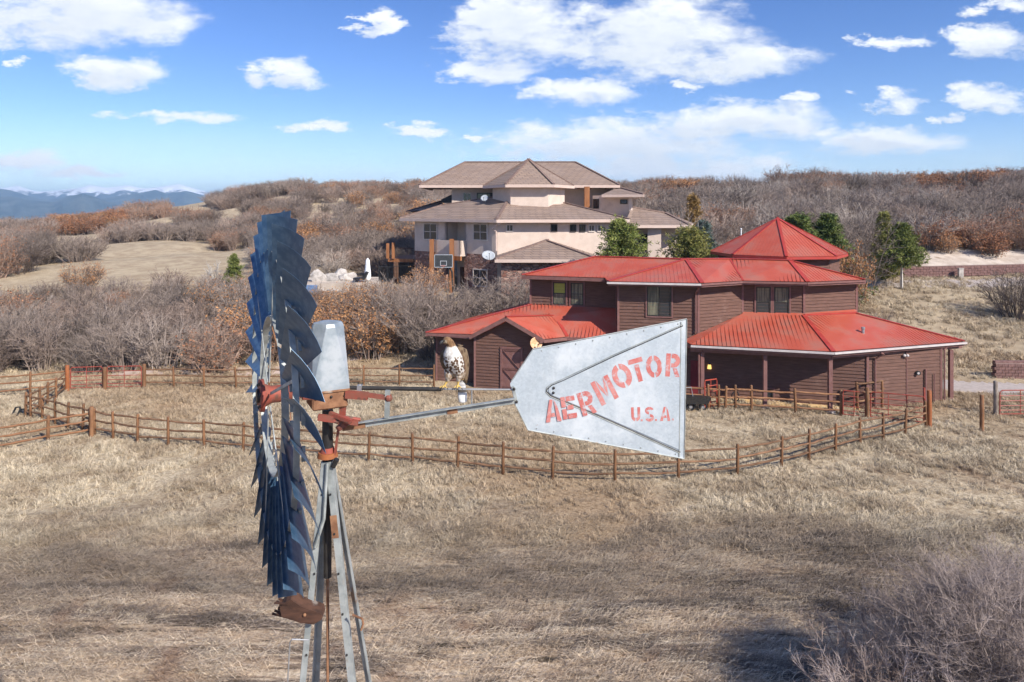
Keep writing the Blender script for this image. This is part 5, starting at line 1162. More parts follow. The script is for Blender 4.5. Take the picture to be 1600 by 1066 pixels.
for ch, cx, cy_, w_, h_, rot in LETTERS:
    cr, sr = math.cos(R(rot)), math.sin(R(rot)); mb = MB()
    for poly in LET[ch]:
        pts = []
        for (x, y) in poly:
            X, Yv = (x-.5)*w_, (y-.5)*h_; pts.append(TP(cx+X*cr-Yv*sr*1.0, cy_-(X*sr+Yv*cr))+nrm*.0066)
        mb.prism(pts, nrm*.0006)
    mb.build(NAMES.get(ch, 'letter_'+ch.lower()), m_letter, vane)
# tower: four angle-iron legs meeting under the collar, girts, braces
zt = z0-.03; top_c = V3(mast, zt); dropz = 1.62; slope = .1035; lean = Vector((.050, 0.0, 0))/dropz
def leg_pt(sx, sy, z): d = zt-z; hw_ = .035+slope*d; return Vector((mast.x, mast.y, 0))+lean*min(d, 2.4)+Vector((sx*hw_, sy*hw_, z))
gnd = mill_base.z-.1
for sx in (-1, 1):
    for sy in (-1, 1):
        p0, p1 = leg_pt(sx, sy, zt-.02), leg_pt(sx, sy, gnd); mb = MB(); fl_ = .043
        pm_ = leg_pt(sx, sy, zt-2.4)
        for a, b_ in ((p0, pm_), (pm_, p1)):
            mb.beam(a+Vector((-sx*fl_/2, 0, 0)), b_+Vector((-sx*fl_/2, 0, 0)), fl_, .007, up=(0, 1, 0)); mb.beam(a+Vector((0, -sy*fl_/2-sy*.0035, 0)), b_+Vector((0, -sy*fl_/2-sy*.0035, 0)), .007, fl_, up=(0, 1, 0))
        lg = mb.build('tower_leg', m_galvbar, mill)
        if sx > 0 and sy < 0: MB().beam(leg_pt(1, -1, zt-.40)+Vector((-.025, -.006, 0)), leg_pt(1, -1, zt-.56)+Vector((-.025, -.006, 0)), .05, .004, up=(0, 1, 0)).build('rust_patch', m_rust, lg)
        mb = MB()
        for k in range(14): pz = leg_pt(sx, sy, zt-.25-.28*k); mb.ball(pz+Vector((-sx*.03, -.008 if sy < 0 else .008, 0)), .009, n=6, m=4)
        mb.build('leg_bolt', m_darkiron, lg)
MB().tube(top_c-Vector((0, 0, .9)), top_c+Vector((0, 0, .05)), .03, n=12).build('pump_pipe', m_darkiron, mill, smooth=True)
MB().tube(Vector((mast.x+.02, mast.y, gnd)), top_c-Vector((0, 0, .9)), .012, n=8).build('pump_rod', m_rust, mill)
for zz in (zt-.58, zt-2.9, zt-5.2, zt-7.5):
    cs = [leg_pt(-1, -1, zz), leg_pt(1, -1, zz), leg_pt(1, 1, zz), leg_pt(-1, 1, zz)]
    for a, b_ in zip(cs, cs[1:]+cs[:1]):
        if zz < zt-1: MB().beam(a, b_, .04, .006).build('girt', m_galvbar, mill)
MB().path([leg_pt(-1, -1, zt-.02)+Vector((.05, -.02, 0)), leg_pt(-1, -1, zt-.42)+Vector((.065, -.02, 0)), leg_pt(-1, -1, zt-.62)+Vector((.02, -.02, 0))], .013, 6).build('platform_strut', m_galvbar, mill)
mb = MB(); mb.tube(top_c+Vector((.055, -.05, -.05)), top_c+Vector((.085, -.06, .01)), .02, n=8); mb.build('guide_bolt', m_darkiron, mill)
for z_a, z_b in ((zt-2.9, zt-5.2), (zt-5.2, zt-7.5), (zt-7.5, gnd+.3)):
    for a, b_ in (((-1, -1), (1, -1)), ((1, -1), (1, 1)), ((1, 1), (-1, 1)), ((-1, 1), (-1, -1))):
        MB().tube(leg_pt(*a, z_a), leg_pt(*b_, z_b), .007, n=6).build('sway_rod', m_steel, mill)
# rotten platform board, bent step bolts, thin wire
yb_ = leg_pt(-1, -1, zt-1.25).y-.06
pk_ = [U(x, y, yb_) for x, y in ((437, 950), (446, 941), (454, 937), (470, 948), (501, 959), (503, 968), (490, 976), (470, 974), (440, 964))]
bd = MB().prism(pk_, (0, .09, 0.02)).build('broken_platform_board', m_oldwood, mill)
mb = MB(); r_ = random.Random(3)
for i in range(14):
    y = 939+i*1.75; x = 446+abs(i-5)*-.6+r_.uniform(-4, 3); p = U(x+10, y+3, yb_-.004+r_.uniform(0, .14)); mb.beam(p, p+Vector((-.055-r_.uniform(0, .05), r_.uniform(-.01, .02), .02+r_.uniform(-.02, .02))), .014, .010)
mb.build('splinter', m_oldwood, bd); mb = MB(); mb.ball(U(476, 961, yb_-.006), .012); mb.build('board_bolt', m_rust, bd)
MB().path([U(551, 961, 4.93), U(566, 967, 4.9), U(567.5, 975, 4.9), U(564, 985, 4.9)], .008, 6).build('step_bolt', m_rust, mill)
MB().path([U(482, 1000, 4.92), U(456, 999, 4.90), U(453, 1004, 4.9), U(449, 1075, 4.9)], .0055, 6).build('loose_wire', m_steel, mill)
# ------------------------------------------------------------------ the hawk on the tail rod
def body_mesh():
    mb = MB()
    prof = [(-.063, -.052, .372, .012), (-.054, -.050, .363, .031), (-.046, -.040, .346, .038), (-.033, -.030, .315, .038), (-.026, -.030, .285, .055), (-.021, -.036, .245, .076), (-.012, -.030, .20, .085), (.0, -.015, .155, .083), (.010, .005, .11, .070), (.022, .03, .075, .048), (.032, .05, .045, .026)]
    vs = []; n = 18
    for i, (x, y, z, r0_) in enumerate(prof):
        for k in range(n): t = 2*math.pi*k/n; vs.append((x+r0_*.90*math.cos(t), y+r0_*.92*math.sin(t), z+(.008*math.sin(3*t+i) if 2 < i < 9 else 0)))
    fs = [(i*n+k, i*n+(k+1) % n, (i+1)*n+(k+1) % n, (i+1)*n+k) for i in range(len(prof)-1) for k in range(n)]+[tuple(range(n-1, -1, -1)), tuple(range((len(prof)-1)*n, len(prof)*n))]
    mb.add(vs, fs); mb.ball((-.060, -.047, .352), .033, .032, .029, 14, 10); mb.ball((-.076, -.053, .345), .020, .018, .017, 10, 8)
    for (hx, kx, fx, ky) in ((-.046, -.062, -.090, -.035), (.024, .018, .014, -.030)):
        mb.path([(hx, -.012, .13), ((hx+kx)/2, -.02, .085), (kx, -.018, .048)], [.040, .030, .012], 10); mb.path([(kx, -.018, .055), ((kx+fx)/2, ky*.6, .03), (fx, ky*.4, .012)], [.011, .0085, .009], 8)
        for ta in (-150, -95, -35, 80):
            d = Vector((math.cos(R(ta)), math.sin(R(ta)), 0)); p = Vector((fx, ky*.4, .010)); mb.path([p, p+d*.018+Vector((0, 0, .006)), p+d*.032+Vector((0, 0, -.006))], [.006, .0058, .0045], 6)
    me = mb.mesh('hawk_body', m_hawk, smooth=True); o = bpy.data.objects.new('tmp', me); COL.objects.link(o)
    rm = o.modifiers.new('r', 'REMESH'); rm.mode = 'VOXEL'; rm.voxel_size = .0042; sm = o.modifiers.new('s', 'SMOOTH'); sm.iterations = 2; sm.factor = .5
    dg = bpy.context.evaluated_depsgraph_get(); out = bpy.data.meshes.new_from_object(o.evaluated_get(dg)); bpy.data.objects.remove(o)
    out.polygons.foreach_set('use_smooth', [True]*len(out.polygons)); out.name = 'body'; return out
m_hawk, T, b = new_mat('hawk_feathers'); P = coords(T); sp = T.node('ShaderNodeSeparateXYZ'); T.l.new(P, sp.inputs[0]); px_, py_, pz_ = sp.outputs
fe = T.noise(T.scalev(P, (1, 1, .45)), 60, 4, .7); wob = T.math('MULTIPLY', T.math('SUBTRACT', T.noise(P, 28, 3), .5), .05)
brown = T.mix(T.smooth(fe, .35, .65), (.13, .065, .028), (.30, .175, .085)); whitec = T.mix(T.smooth(fe, .3, .7), (.52, .485, .43), (.74, .715, .67))
frontm = T.smooth(T.math('ADD', T.math('ADD', py_, T.math('MULTIPLY', px_, .55)), wob), .005, -.03); zz = T.math('ADD', pz_, wob)
chest = T.math('MULTIPLY', frontm, T.smooth(zz, .318, .30)); c = T.mix(chest, brown, whitec)
vo = T.node('ShaderNodeTexVoronoi'); vo.inputs['Scale'].default_value = 62; T.l.new(T.scalev(P, (1, .6, .8)), vo.inputs['Vector'])
belly = T.math('MULTIPLY', T.smooth(zz, .262, .225), T.smooth(zz, .055, .085)); c = T.mix(T.math('MULTIPLY', belly, T.smooth(vo.outputs['Distance'], .66, .46)), c, (.10, .055, .03))
c = T.mix(T.math('MULTIPLY', T.smooth(zz, .125, .10), .75), c, T.mix(T.smooth(fe, .4, .6), (.30, .20, .12), (.55, .47, .37))); c = T.mix(T.smooth(pz_, .058, .046), c, (.62, .42, .12)); brow = T.math('MULTIPLY', T.smooth(pz_, .333, .341), T.smooth(pz_, .366, .352)); c = T.mix(T.math('MULTIPLY', T.math('MULTIPLY', brow, T.smooth(px_, -.052, -.066)), .6), c, (.50, .42, .30))
T.set(b.inputs['Base Color'], c); b.inputs['Roughness'].default_value = .85; bump(T, b, fe, .5, .006)
m_wing, T, b = new_mat('hawk_wing_feathers'); P = coords(T); fe = T.noise(T.scalev(P, (1, 1, .3)), 55, 4, .7); vo = T.node('ShaderNodeTexVoronoi'); vo.inputs['Scale'].default_value = 40; T.l.new(T.scalev(P, (1, 1, .6)), vo.inputs['Vector'])
T.set(b.inputs['Base Color'], T.mix(T.math('MULTIPLY', T.smooth(vo.outputs['Distance'], .25, .6), .6), T.mix(T.smooth(fe, .35, .65), (.055, .03, .015), (.135, .078, .04)), (.24, .17, .10))); b.inputs['Roughness'].default_value = .85; bump(T, b, fe, .5, .006)
m_tailf, T, b = new_mat('hawk_tail_feathers'); P = coords(T); sp = T.node('ShaderNodeSeparateXYZ'); T.l.new(P, sp.inputs[0]); z_ = sp.outputs[2]
c = T.mix(T.smooth(T.math('SINE', T.math('MULTIPLY', z_, 260)), .2, .8), (.55, .54, .53), (.36, .34, .33)); c = T.mix(T.math('MULTIPLY', T.smooth(z_, -.052, -.044), T.smooth(z_, -.012, -.02)), c, (.07, .06, .055)); c = T.mix(T.smooth(z_, -.05, -.06), c, (.72, .71, .69))
T.set(b.inputs['Base Color'], c); b.inputs['Roughness'].default_value = .85
hb = TP(712.5, 607.5)+Vector((0, 0, .008))
hawk = thing('hawk', 'brown hawk with white breast and speckled belly perched on the tail rod, head turned left', 'hawk', hb)
hs_ = 1.04
def hpart(name, mesh, m=None, par=hawk): o = link_obj(name, mesh, par); BASE[o.name] = hb; o.scale = (hs_,)*3 if par is hawk else (1, 1, 1); return o
bdy = hpart('body', body_mesh())
def hmesh(mb, name, m, smooth=True): me = mb.mesh(name, m, smooth=smooth); mb.fixn(me); return me
bk = MB().path([(-.088, -.056, .346), (-.100, -.060, .344), (-.109, -.062, .336), (-.110, -.062, .326)], [.013, .0105, .0065, .001], 8); hpart('beak', hmesh(bk, 'beak', mat('hawk_beak', (.05, .05, .055), (.16, .15, .13), 40, .4)))
ey = MB().ball((-.078, -.079, .356), .0058, n=10, m=8).ball((-.088, -.030, .356), .0058, n=10, m=8); hpart('eye', hmesh(ey, 'eye', m_black))
def wing(pts, th):
    mb = MB(); vs = []; n = 10
    for (x, y, z, w_, rz) in pts:
        for k in range(n): t = 2*math.pi*k/n; q = Matrix.Rotation(rz, 3, 'Z') @ Vector((w_*math.cos(t), th*math.sin(t), 0)); vs.append((x+q.x, y+q.y, z))
    L = len(pts); mb.add(vs, [(i*n+k, i*n+(k+1) % n, (i+1)*n+(k+1) % n, (i+1)*n+k) for i in range(L-1) for k in range(n)]+[tuple(range(n-1, -1, -1)), tuple(range((L-1)*n, L*n))]); return mb
w1_ = wing([(.020, .0, .30, .02, .6), (.045, .004, .275, .040, .75), (.056, .010, .22, .047, .85), (.060, .022, .16, .048, .85), (.060, .035, .10, .038, .85), (.062, .05, .055, .022, .85), (.060, .06, .02, .008, .85)], .022)
hpart('wing', hmesh(w1_, 'wing', m_wing))
w2_ = wing([(-.065, .0, .29, .018, -.6), (-.088, .0, .25, .035, -.8), (-.092, .012, .20, .045, -.85), (-.080, .028, .15, .044, -.85), (-.06, .045, .10, .03, -.85), (-.03, .06, .05, .012, -.85)], .018)
hpart('wing', hmesh(w2_, 'wing', m_wing))
ft = MB().path([(.012, .03, .302), (.035, .02, .300), (.052, .016, .304)], [.014, .008, .001], 6); hpart('raised_feather', hmesh(ft, 'raised_feather', m_wing))
tl = wing([(.028, .045, .085, .022, .1), (.034, .052, .04, .026, .1), (.040, .055, -.02, .030, .1), (.044, .055, -.08, .033, .1), (.046, .055, -.118, .030, .1), (.047, .055, -.124, .018, .1)], .008)
hpart('tail', hmesh(tl, 'tail', m_tailf))
tal = MB()
for fx, fy in ((-.090, -.014), (.014, -.012)):
    for ta in (-150, -95, -35, 80):
        d = Vector((math.cos(R(ta)), math.sin(R(ta)), 0)); p = Vector((fx, fy, .004))+d*.034; tal.path([p, p+d*.008+Vector((0, 0, -.004)), p+d*.009+Vector((0, 0, -.014))], [.0035, .0028, .0006], 5)
hpart('talon', hmesh(tal, 'talon', m_black))

# ------------------------------------------------------------------ pool terrace, far left of the house
r_ = random.Random(11)
def boulder(label, c, sx, sy, sz, seed, group='pale boulders of the pool terrace'):
    rr = np.random.default_rng(seed); bm = bmesh.new(); bmesh.ops.create_icosphere(bm, subdivisions=2, radius=1)
    pl_ = norm(rr.normal(size=(9, 3))); dd = rr.uniform(.55, .9, 9)
    for v in bm.verts:
        p = np.array(v.co)
        for n_, d_ in zip(pl_, dd):
            e_ = p @ n_-d_
            if e_ > 0: p = p-n_*e_
        v.co = (p[0]*sx, p[1]*sy, p[2]*sz+sz*.5)
    me = bpy.data.meshes.new('boulder'); bm.to_mesh(me); bm.free(); me.materials.append(m_rock)
    o = link_obj('boulder', me, None, c); BASE[o.name] = Vector(c); return tag(o, label, 'rock', group)
def onY(px, py, Y): return U(px, py, Y)
pool_c = gpt(528, 66); zpd = zat(pool_c, 441)
def terr(x0, x1, Ya, Yb, z, name, m): return MB().prism([PX(x0, Ya, z), PX(x1, Ya, z), PX(x1, Yb, z), PX(x0, Yb, z)], (0, 0, -1.6)).build(name, m)
o = terr(470, 592, 65, 71, zpd, 'pool_terrace', m_bank); o['kind'] = 'structure'
o = MB().prism([PX(478, 64.6, zpd-.9), PX(496, 64.6, zpd-.9), PX(496, 65.1, zpd-.9), PX(478, 65.1, zpd-.9)], (0, 0, .75)).build('pool_water', m_pool); o['kind'] = 'structure'
BL = [(497, 437, 'chalky upright boulder at the left end of the pool rocks', 1.0, .7, 1.0), (519, 434, 'broad pale slab at the middle of the pool rocks', 1.5, .8, .62), (533, 431, 'highest pale boulder in the pool rock pile', .9, .8, .8), (544, 434, 'cream boulder right of the highest pool rock', 1.1, .7, .75), (510, 444, 'low pale rock at the front edge of the pool terrace', .8, .5, .45), (528, 446, 'second low rock along the front of the pool terrace, below the highest boulder', .9, .5, .42), (547, 447, 'low white stone at the right front of the pool rocks', .9, .5, .42), (486, 444, 'small pale rock left of the upright boulder', .6, .5, .42), (556, 441, 'rounded pale rock beside the dark lounger', .6, .5, .5), (502, 450, 'lowest pale stone below the upright boulder of the terrace', .75, .5, .4), (519, 451, 'flat lowest stone under the broad pale slab', .9, .5, .36), (538, 452, 'flat lowest stone under the cream boulder', .85, .5, .36)]
for i, (px, py, lb, sx_, sy_, sz_) in enumerate(BL): p = PX(px, 66.5-(py-440)*.12, zpd); p.z = zat(p, py+3)-.25; boulder(lb, p, sx_, sy_, sz_, 100+i)
p = PX(574.5, 66.3, zpd); um = thing('closed_umbrella', 'white patio umbrella folded shut on the pool terrace', 'umbrella', p)
MB().tube(p, p+Vector((0, 0, 2.35)), .03, n=8).build('pole', m_steel, um); MB().path([p+Vector((0, 0, z)) for z in (.15, .35, 1.0, 1.7, 2.1, 2.3)], [.20, .33, .30, .22, .19, .04], 10).build('canopy', m_white, um, smooth=True); MB().tube(p, p+Vector((0, 0, .1)), .3, n=12).build('base', m_rock, um)
p = PX(564, 65.8, zpd); lg = thing('pool_lounger', 'dark covered lounger beside the folded umbrella', 'lounger', p); MB().prism([p+Vector((-.7, -.3, .25)), p+Vector((.4, -.3, .25)), p+Vector((.75, -.3, 1.0)), p+Vector((.5, -.3, 1.05)), p+Vector((.2, -.3, .5)), p+Vector((-.7, -.3, .45))], (0, .7, 0)).build('cushion', m_black, lg)
mb = MB()
for sx_ in (-.6, .4):
    for sy_ in (-.25, .3): mb.tube(p+Vector((sx_, sy_, 0)), p+Vector((sx_, sy_, .25)), .025, n=5)
mb.build('leg', m_steel, lg)
p = gpt(598, 64.5); fe_ = thing('iron_fence', 'black iron railing beside the folded umbrella', 'fence', p)
for a, b_ in ((592, 606), (606, 646)):
    A, B = PX(a, 67.5, zpd), PX(b_, 69.5 if b_ > 620 else 68, zpd); mb = MB(); mb.beam(A+UPZ*1.35, B+UPZ*1.35, .04, .04).beam(A+UPZ*.2, B+UPZ*.2, .04, .04)
    for k in range(13): q = A.lerp(B, k/12); mb.tube(q, q+UPZ*1.35, .012, n=4)
    mb.build('railing_panel', m_black, fe_); MB().tube(A-UPZ*.5, A+UPZ*1.45, .04, n=6).build('post', m_black, fe_)
# ------------------------------------------------------------------ vegetation
EXCL += [(3, 72, 11), (-8, 72, 6), (10, 68, 9), (-16, 67.5, 6.0), (6, 62, 7), (16.5, 47.5, 9), (4, 48, 8), (20, 53, 6.5), (13, 73.5, 5)]
def single(name, label, cat, p, me, s, group=None, wide=1.0, rz=None):
    o = link_obj(name, me, None, Vector(p)-Vector((0, 0, .05))); BASE[o.name] = Vector(p); o.scale = (s*wide, s*wide, s); o.rotation_euler = (0, 0, rng.uniform(0, 6.28) if rz is None else rz); return tag(o, label, cat, group)
def tree(name, label, p, tc_, s=1.0, wide=1.0, rz=None, group=None):
    t = thing(name, label, 'tree', Vector(p)-Vector((0, 0, .05)), group); t.scale = (s*wide, s*wide, s); t.rotation_euler = (0, 0, rng.uniform(0, 6.28) if rz is None else rz)
    for nm, me in zip(('trunk', 'crown'), tc_): link_obj(nm, me, t)
    return t
def bare_tree(seed, H, Rr, m, stems=7, w=.02):
    S, tips, r = bush_segs(seed, H, Rr, stems=stems, br=16, tw=9, w=w); mainn = [s for s in S if s[2] > w*1.2]; tw_ = [s for s in S if s[2] <= w*1.2]
    return segs_mesh('trunk', mainn, [m], sides=5), segs_mesh('crown', tw_, [m])
K = lambda k, i=0: KINDS[k][i].data
# near, tall clumps one can point to
single('scrub_oak', 'big bare grey scrub oak clump left of the barn beside the gravel path', 'bush', gpt(668, 52), bush('scrub_oak', 201, 4.6, 3.6, m_twig, stems=80, br=10, tw=8, w=.016), .98, wide=1.15)
single('scrub_oak', 'bare grey scrub oak thicket rising behind the barn roof next to the garage', 'bush', gpt(790, 55), bush('scrub_oak', 202, 4.6, 3.4, m_twig, stems=80, br=10, tw=8, w=.016), .95, wide=1.1)
single('scrub_oak', 'grey bush with many bare stems standing just left of the barn wall', 'bush', gpt(622, 54.5), bush('scrub_oak', 203, 4.2, 3.0, m_twig, stems=70, br=9, tw=8, w=.016), 1.0, wide=1.1)
lf = [bush('oak_shrub', 211+i, 4.2, 2.4, m_twig, m_leaf, 3600, lsz=.13, stems=44, br=9, tw=7, w=.015) for i in range(2)]
single('oak_shrub', 'tall rusty leaved oak shrub directly behind the windmill hood', 'bush', gpt(545, 53.5), lf[0], .98)
single('oak_shrub', 'orange leaved oak shrub to the right of the windmill hood', 'bush', gpt(590, 56), lf[1], .82)
single('oak_shrub', 'bright orange oak shrub in front of the house below the hoop', 'bush', gpt(663, 61), lf[0], .80, rz=2.0)
single('oak_shrub', 'orange brown oak shrub under the pool terrace rocks', 'bush', gpt(515, 58), lf[1], .68, rz=1.0)
single('oak_shrub', 'orange tinged oak shrub just left of the windmill wheel', 'bush', gpt(345, 59), lf[1], 1.0, rz=4.0)
single('oak_shrub', 'lone orange leaved bush amid grey brush on the left slope', 'bush', gpt(128, 77), lf[0], .85, rz=.5, wide=1.0)
single('oak_shrub', 'round rust orange bush behind the right end of the upper barn roof', 'bush', gpt(1322, 62), bush('oak_shrub', 215, 3.4, 2.0, m_twig, m_leaf, 4800, lsz=.15, stems=40, br=8, tw=6), 1.75, wide=.5)
single('scrub_oak', 'grey bush in the dry grass beside the right wall of the barn', 'bush', gpt(1366, 53), bush('scrub_oak', 204, 3.2, 2.0, m_twig, stems=50, br=8, tw=7, w=.014), .95, wide=.8)
single('scrub_oak', 'dark bare bush alone in the dry grass at the right edge', 'bush', gpt(1590, 61), bush('scrub_oak', 205, 4.2, 2.8, m_twig, stems=60, br=9, tw=7, w=.016), 1.0, wide=1.05)
single('scrub_oak', 'wide dark clump of brush alone on the pale left slope', 'bush', gpt(62, 100), bush('scrub_oak', 206, 4.6, 4.4, m_twig, stems=110, br=10, tw=7, w=.022), .9, rz=0)
single('scrub_oak', 'dark clump of brush joining the wide lone clump on the left slope', 'bush', gpt(122, 101.5), bush('scrub_oak', 207, 4.4, 4.2, m_twig, stems=100, br=10, tw=7, w=.022), .92, rz=1)
nb = bush('scrub_oak', 220, 4.4, 2.9, m_twig_near, stems=140, br=12, tw=12, w=.0085)
nb3 = bush('scrub_oak', 223, 2.0, 1.9, m_twig_near, stems=55, br=11, tw=11, w=.0075, spread=1.2)
nb2 = bush('scrub_oak', 221, 4.2, 2.6, m_twig_near, stems=85, br=12, tw=12, w=.0075)
single('scrub_oak', 'leafless bush at the bottom edge between the low bush and the corner thicket', 'bush', gpt(1455, 13.2), nb3, 1.0, rz=1.1)
single('scrub_oak', 'large leafless thicket filling the bottom right corner', 'bush', gpt(1590, 14.0), nb, .47, wide=1.5, rz=.3)
single('scrub_oak', 'leafless bush rising at the right edge above the corner thicket', 'bush', gpt(1640, 15.8), nb2, .5, wide=1.4, rz=2.3)
single('scrub_oak', 'low leafless bush at the bottom edge left of the corner thicket', 'bush', gpt(1385, 14.3), nb3, .95, rz=4.0)
single('scrub_oak', 'thin leafless bush between the dry grass and the corner thicket', 'bush', gpt(1490, 14.3), nb2, .46, wide=1.4, rz=5.2)
# evergreens and young trees
tree('pine_tree', 'broad bright green pine in front of the house, left of the barn tower', gpt(973, 54.5), conifer('pine', 301, 9.7, 3.5, m_needle, whorls=24, per=13, shape=.62, tuft=.72), 1.0)
tree('juniper_tree', 'broad olive green juniper beside the pointed barn roof', gpt(1078, 57), conifer('juniper', 302, 8.6, 4.2, m_needle_y, whorls=24, per=13, shape=.6, tuft=.7), 1.0)
tree('spruce_tree', 'blue green spruce top showing behind the olive juniper', gpt(1100, 60), conifer('spruce', 303, 9.0, 2.5, m_needle_b, whorls=22, per=11, shape=.9, tuft=.75), 1.0)
tree('larch_tree', 'tall bronze conifer behind the house, tallest beside the right wing', gpt(1083, 76), conifer('larch', 304, 9.4, 1.9, m_needle_o, whorls=18, per=9, shape=.8, tuft=.8), 1.0)
tree('bare_tree', 'pale bare tree with spreading twigs at the right corner of the house', gpt(1062, 60), bare_tree(305, 8.8, 2.6, m_twig_pale, 6, .02), 1.0)
tree('pine_tree', 'dark green pine left of the pair behind the pointed barn roof', gpt(1247, 66), conifer('pine', 306, 9.0, 2.9, m_needle_d, whorls=22, per=12, shape=.7, tuft=.75), .97, wide=1.3)
tree('pine_tree', 'dark green pine right of the pair behind the pointed barn roof', gpt(1293, 66), conifer('pine', 307, 8.8, 2.7, m_needle_d, whorls=22, per=12, shape=.8, tuft=.75), .97, wide=1.4)
tree('oak_tree', 'large bare oak with brown twigs between the pines and the young pine', gpt(1340, 69), bare_tree(308, 8.2, 3.2, m_twig, 12, .022), 1.0)
tree('pine_tree', 'olive pine top showing above the bare oak', gpt(1380, 76), conifer('pine', 309, 7.6, 1.7, m_needle_y, whorls=16, per=10, shape=.75), 1.0)
tree('pine_tree', 'young green pine with a bare pale trunk beside the upper road', gpt(1409, 71.5), (conifer('pine', 310, 6.8, 2.0, m_needle, whorls=14, per=11, shape=.8, clear=.28, base=.14, tuft=1.05, bark=m_whitebark)), 1.0, wide=1.2)
tree('pine_tree', 'small green pine among grey brush left of the windmill wheel', gpt(365, 74), conifer('pine', 311, 4.3, 1.35, m_needle, whorls=14, per=10, shape=.75, tuft=1.1), 1.0)
tree('bare_tree', 'slender white trunked bare tree beside the small left pine', gpt(337, 75), bare_tree(312, 3.8, .9, m_whitebark, 3, .018), 1.0)
tree('bare_tree', 'bare sapling standing before the upper wall of the house', gpt(730, 74.5), bare_tree(313, 6.2, 1.4, m_twig_pale, 4, .016), 1.0)
# thickets that read as one mass
items = []
items += region(-420, 395, 47.6, 62, 2.7, {'grey': 6, 'pale': 1.2, 'red': 1.6}, H=(.72, 1.12))
items += region(-500, 235, 65, 73, 2.8, {'grey': 5, 'pale': 1, 'red': 1.3}, H=(.42, .72))
items += region(235, 400, 61, 76, 2.8, {'grey': 5, 'pale': 1.6, 'red': 1.2}, H=(.5, .85))
plant('left_thicket', items)
items = region(400, 640, 50.5, 57, 2.4, {'grey': 4, 'leaf': 2, 'red': 2}, H=(.75, 1.05), keep=.85) + region(400, 640, 57, 63, 2.4, {'grey': 4, 'leaf': 2, 'red': 2}, H=(.5, .72), keep=.85)
items += region(600, 835, 51, 54.5, 2.3, {'grey': 5, 'pale': 1}, H=(.7, 1.0)) + region(600, 830, 55, 60, 2.4, {'grey': 5, 'red': 1.5}, H=(.4, .62))
items += region(395, 600, 72, 130, 3.4, {'grey': 5, 'red': 3, 'leaf': .7, 'pale': .6}, H=(.6, 1.05), keep=.85)
items += region(560, 655, 76, 118, 3.4, {'grey': 4, 'red': 3, 'leaf': 1}, H=(.7, 1.0))
plant('middle_thicket', items)
items = region(168, 405, 133, 143, 3.0, {'grey': 6, 'red': .5}, H=(.9, 1.15)) + region(340, 420, 120, 134, 3.2, {'grey': 6, 'red': .5}, H=(.8, 1.05))
items += region(75, 190, 155, 178, 3.2, {'red': 3, 'leaf': 1.3, 'rust': 1.2}, H=(.9, 1.2)) + region(-420, 75, 112, 170, 3.8, {'grey': 4, 'red': 2.2}, H=(.7, 1.05))
items += region(-60, 30, 86, 112, 3.4, {'grey': 4, 'red': 2}, H=(.9, 1.3))
items += region(190, 262, 185, 215, 3.6, {'grey': 4, 'red': 1.5}, H=(.9, 1.4)) + region(280, 330, 168, 178, 3.0, {'red': 3, 'grey': 2}, H=(.9, 1.15)) + region(330, 372, 205, 240, 3.6, {'grey': 4}, H=(1, 1.4))
items += region(365, 470, 205, 250, 3.6, {'grey': 5, 'red': 1}, H=(1.1, 1.6)) + region(380, 480, 150, 180, 3.8, {'grey': 5, 'red': 1.5}, H=(.9, 1.2), keep=.75)
items += region(455, 700, 165, 260, 4.0, {'grey': 5, 'red': 2.5, 'leaf': .6}, H=(.8, 1.2), keep=.62)
items += region(400, 660, 133, 152, 3.8, {'grey': 4, 'red': 3}, H=(.7, 1.0), keep=.6)
plant('left_hill_brush', items)
items = region(640, 1110, 88, 250, 4.2, {'grey': 6, 'red': 1.2, 'pale': 1}, H=(.9, 1.4), keep=.9)
items += region(1000, 1760, 89, 260, 3.9, {'grey': 7, 'pale': 5, 'red': .8}, H=(.55, 1.45), wide=(.9, 1.5), keep=.80)
items += region(1440, 1560, 150, 182, 3.4, {'rust': 3, 'leaf': 3}, H=(.95, 1.25))
items += region(1225, 1345, 190, 225, 4.0, {'leaf': 1.5, 'red': 3, 'grey': 3}, H=(1.3, 2.0)) + region(1010, 1080, 170, 200, 3.6, {'leaf': 2, 'grey': 3, 'red': 2}, H=(1.2, 1.7))
items += region(1560, 1760, 190, 240, 4.0, {'leaf': 1, 'red': 3, 'grey': 3}, H=(1.1, 1.7))
plant('right_hill_brush', items)
items = region(1428, 1640, 85.5, 92, 2.6, {'rust': 5, 'leaf': .8, 'red': .8}, H=(.62, .98)) + region(1010, 1190, 80, 92, 3.2, {'grey': 4, 'red': 2, 'rust': 1}, H=(.8, 1.1)) + region(1185, 1420, 82, 92, 3.0, {'grey': 4, 'pale': 1, 'red': 2}, H=(.7, 1.05))
plant('rust_oak_hedge', items)
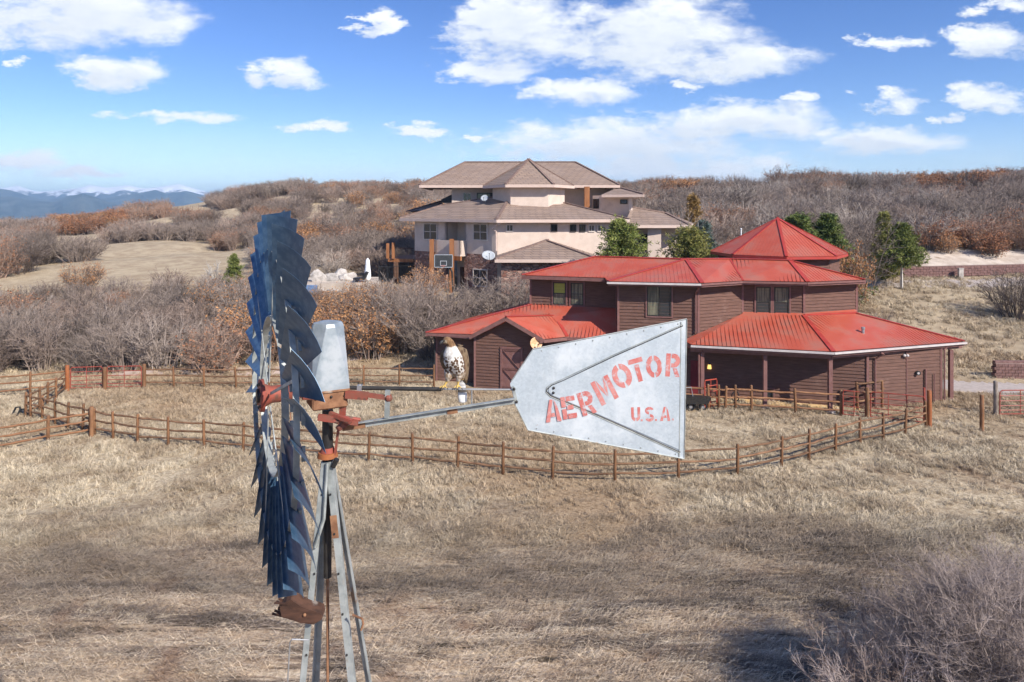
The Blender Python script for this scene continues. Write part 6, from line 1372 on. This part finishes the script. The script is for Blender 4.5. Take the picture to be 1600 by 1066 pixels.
# dry grass
def blocked(x, y):
    if -6.4 < x < 24.5 and 39.0-.0*x < y < 56:
        if (y > 43.2 and x < 6.2 and x > -5.2) or (y > 40.9-(x-11)*.08 and 9.9 < x < 23.3) or (6 < x < 10.2 and y > 42): return True
    if x > 24.3 and abs(y-44) < 1.6 and x > 25: return True
    return False
def grass(name, Y0, Y1, dens, kind, s0, s1, clump=0.0):
    P, idx, sc, rot = [], [], [], []; y = Y0
    A = .86*(Y0+Y1)*(Y1-Y0); n = int(A*dens); ys = np.sqrt(rng.uniform(Y0**2, Y1**2, n)); xs = rng.uniform(-.86, .86, n)*ys
    cl = np.sin(xs*1.1+np.sin(ys*.9)*2)*np.sin(ys*1.3+np.sin(xs*.7)*2)+.6*np.sin(xs*.37+1)*np.sin(ys*.41)
    keep = rng.random(n) < np.clip(.62+clump*cl, .12, 1)
    for x, yv, c_ in zip(xs[keep], ys[keep], cl[keep]):
        if yv > 38 and blocked(x, yv): continue
        z = BV.ray_cast(Vector((x, yv, 60)), Vector((0, 0, -1)))[0].z
        s = rng.uniform(s0, s1)*(1+.22*c_*clump); P.append((x, yv, z)); sc.append((s*rng.uniform(.9, 1.3), s*rng.uniform(.9, 1.3), s)); rot.append((0, 0, rng.uniform(0, 6.28) if kind == 'tuft' else rng.normal()*.25+.05)); idx.append(int(rng.integers(3)))
    return scatter(name, P, KINDS[kind], idx, sc, rot)
grass('meadow_grass', 23.0, 46.5, 38, 'tuft', .5, 1.1, .55)
grass('matted_grass', 14.2, 25.5, 42, 'mat', .5, 1.0, .5)
grass('foreground_tufts', 14.5, 23, .9, 'tuft', .4, .8, .6)
grass('slope_grass', 46.5, 80, 7, 'tuft', 1.0, 1.9, .5)
# wire fence on the ridge
for lb, pts in (('thin wire fence on slim posts along the left ridge', [(190+12*i, 222) for i in range(12)]), ('thin wire fence on slim posts above the middle brush', [(470+14*i, 158) for i in range(10)])):
    P = [gpt(*q) for q in pts]; t = thing('wire_fence', lb, 'fence', P[0])
    for p in P: MB().tube(p-UPZ*.2, p+UPZ*1.9, .07, n=5).build('post', m_bark, t)
    mb = MB()
    for a, b_ in zip(P, P[1:]):
        for h in (.6, 1.1, 1.7): mb.tube(a+UPZ*h, b_+UPZ*h, .012, n=3, caps=False)
    mb.build('wire', m_steel, t)
p = gpt(1158, 60); tag(MB().tube(p, p+UPZ*(zat(p, 358)-p.z), .05, n=8).ball(p+UPZ*(zat(p, 358)-p.z), .08).build('pole', m_white, loc=p), 'thin white pole behind the pointed barn roof', 'pole')
# ------------------------------------------------------------------ air: one closed box of thin haze round everything
hz = MB().box((0, 4400, (-80+272)/2), (21000, 18400, 352)).build('haze', m_haze); hz['kind'] = 'stuff'
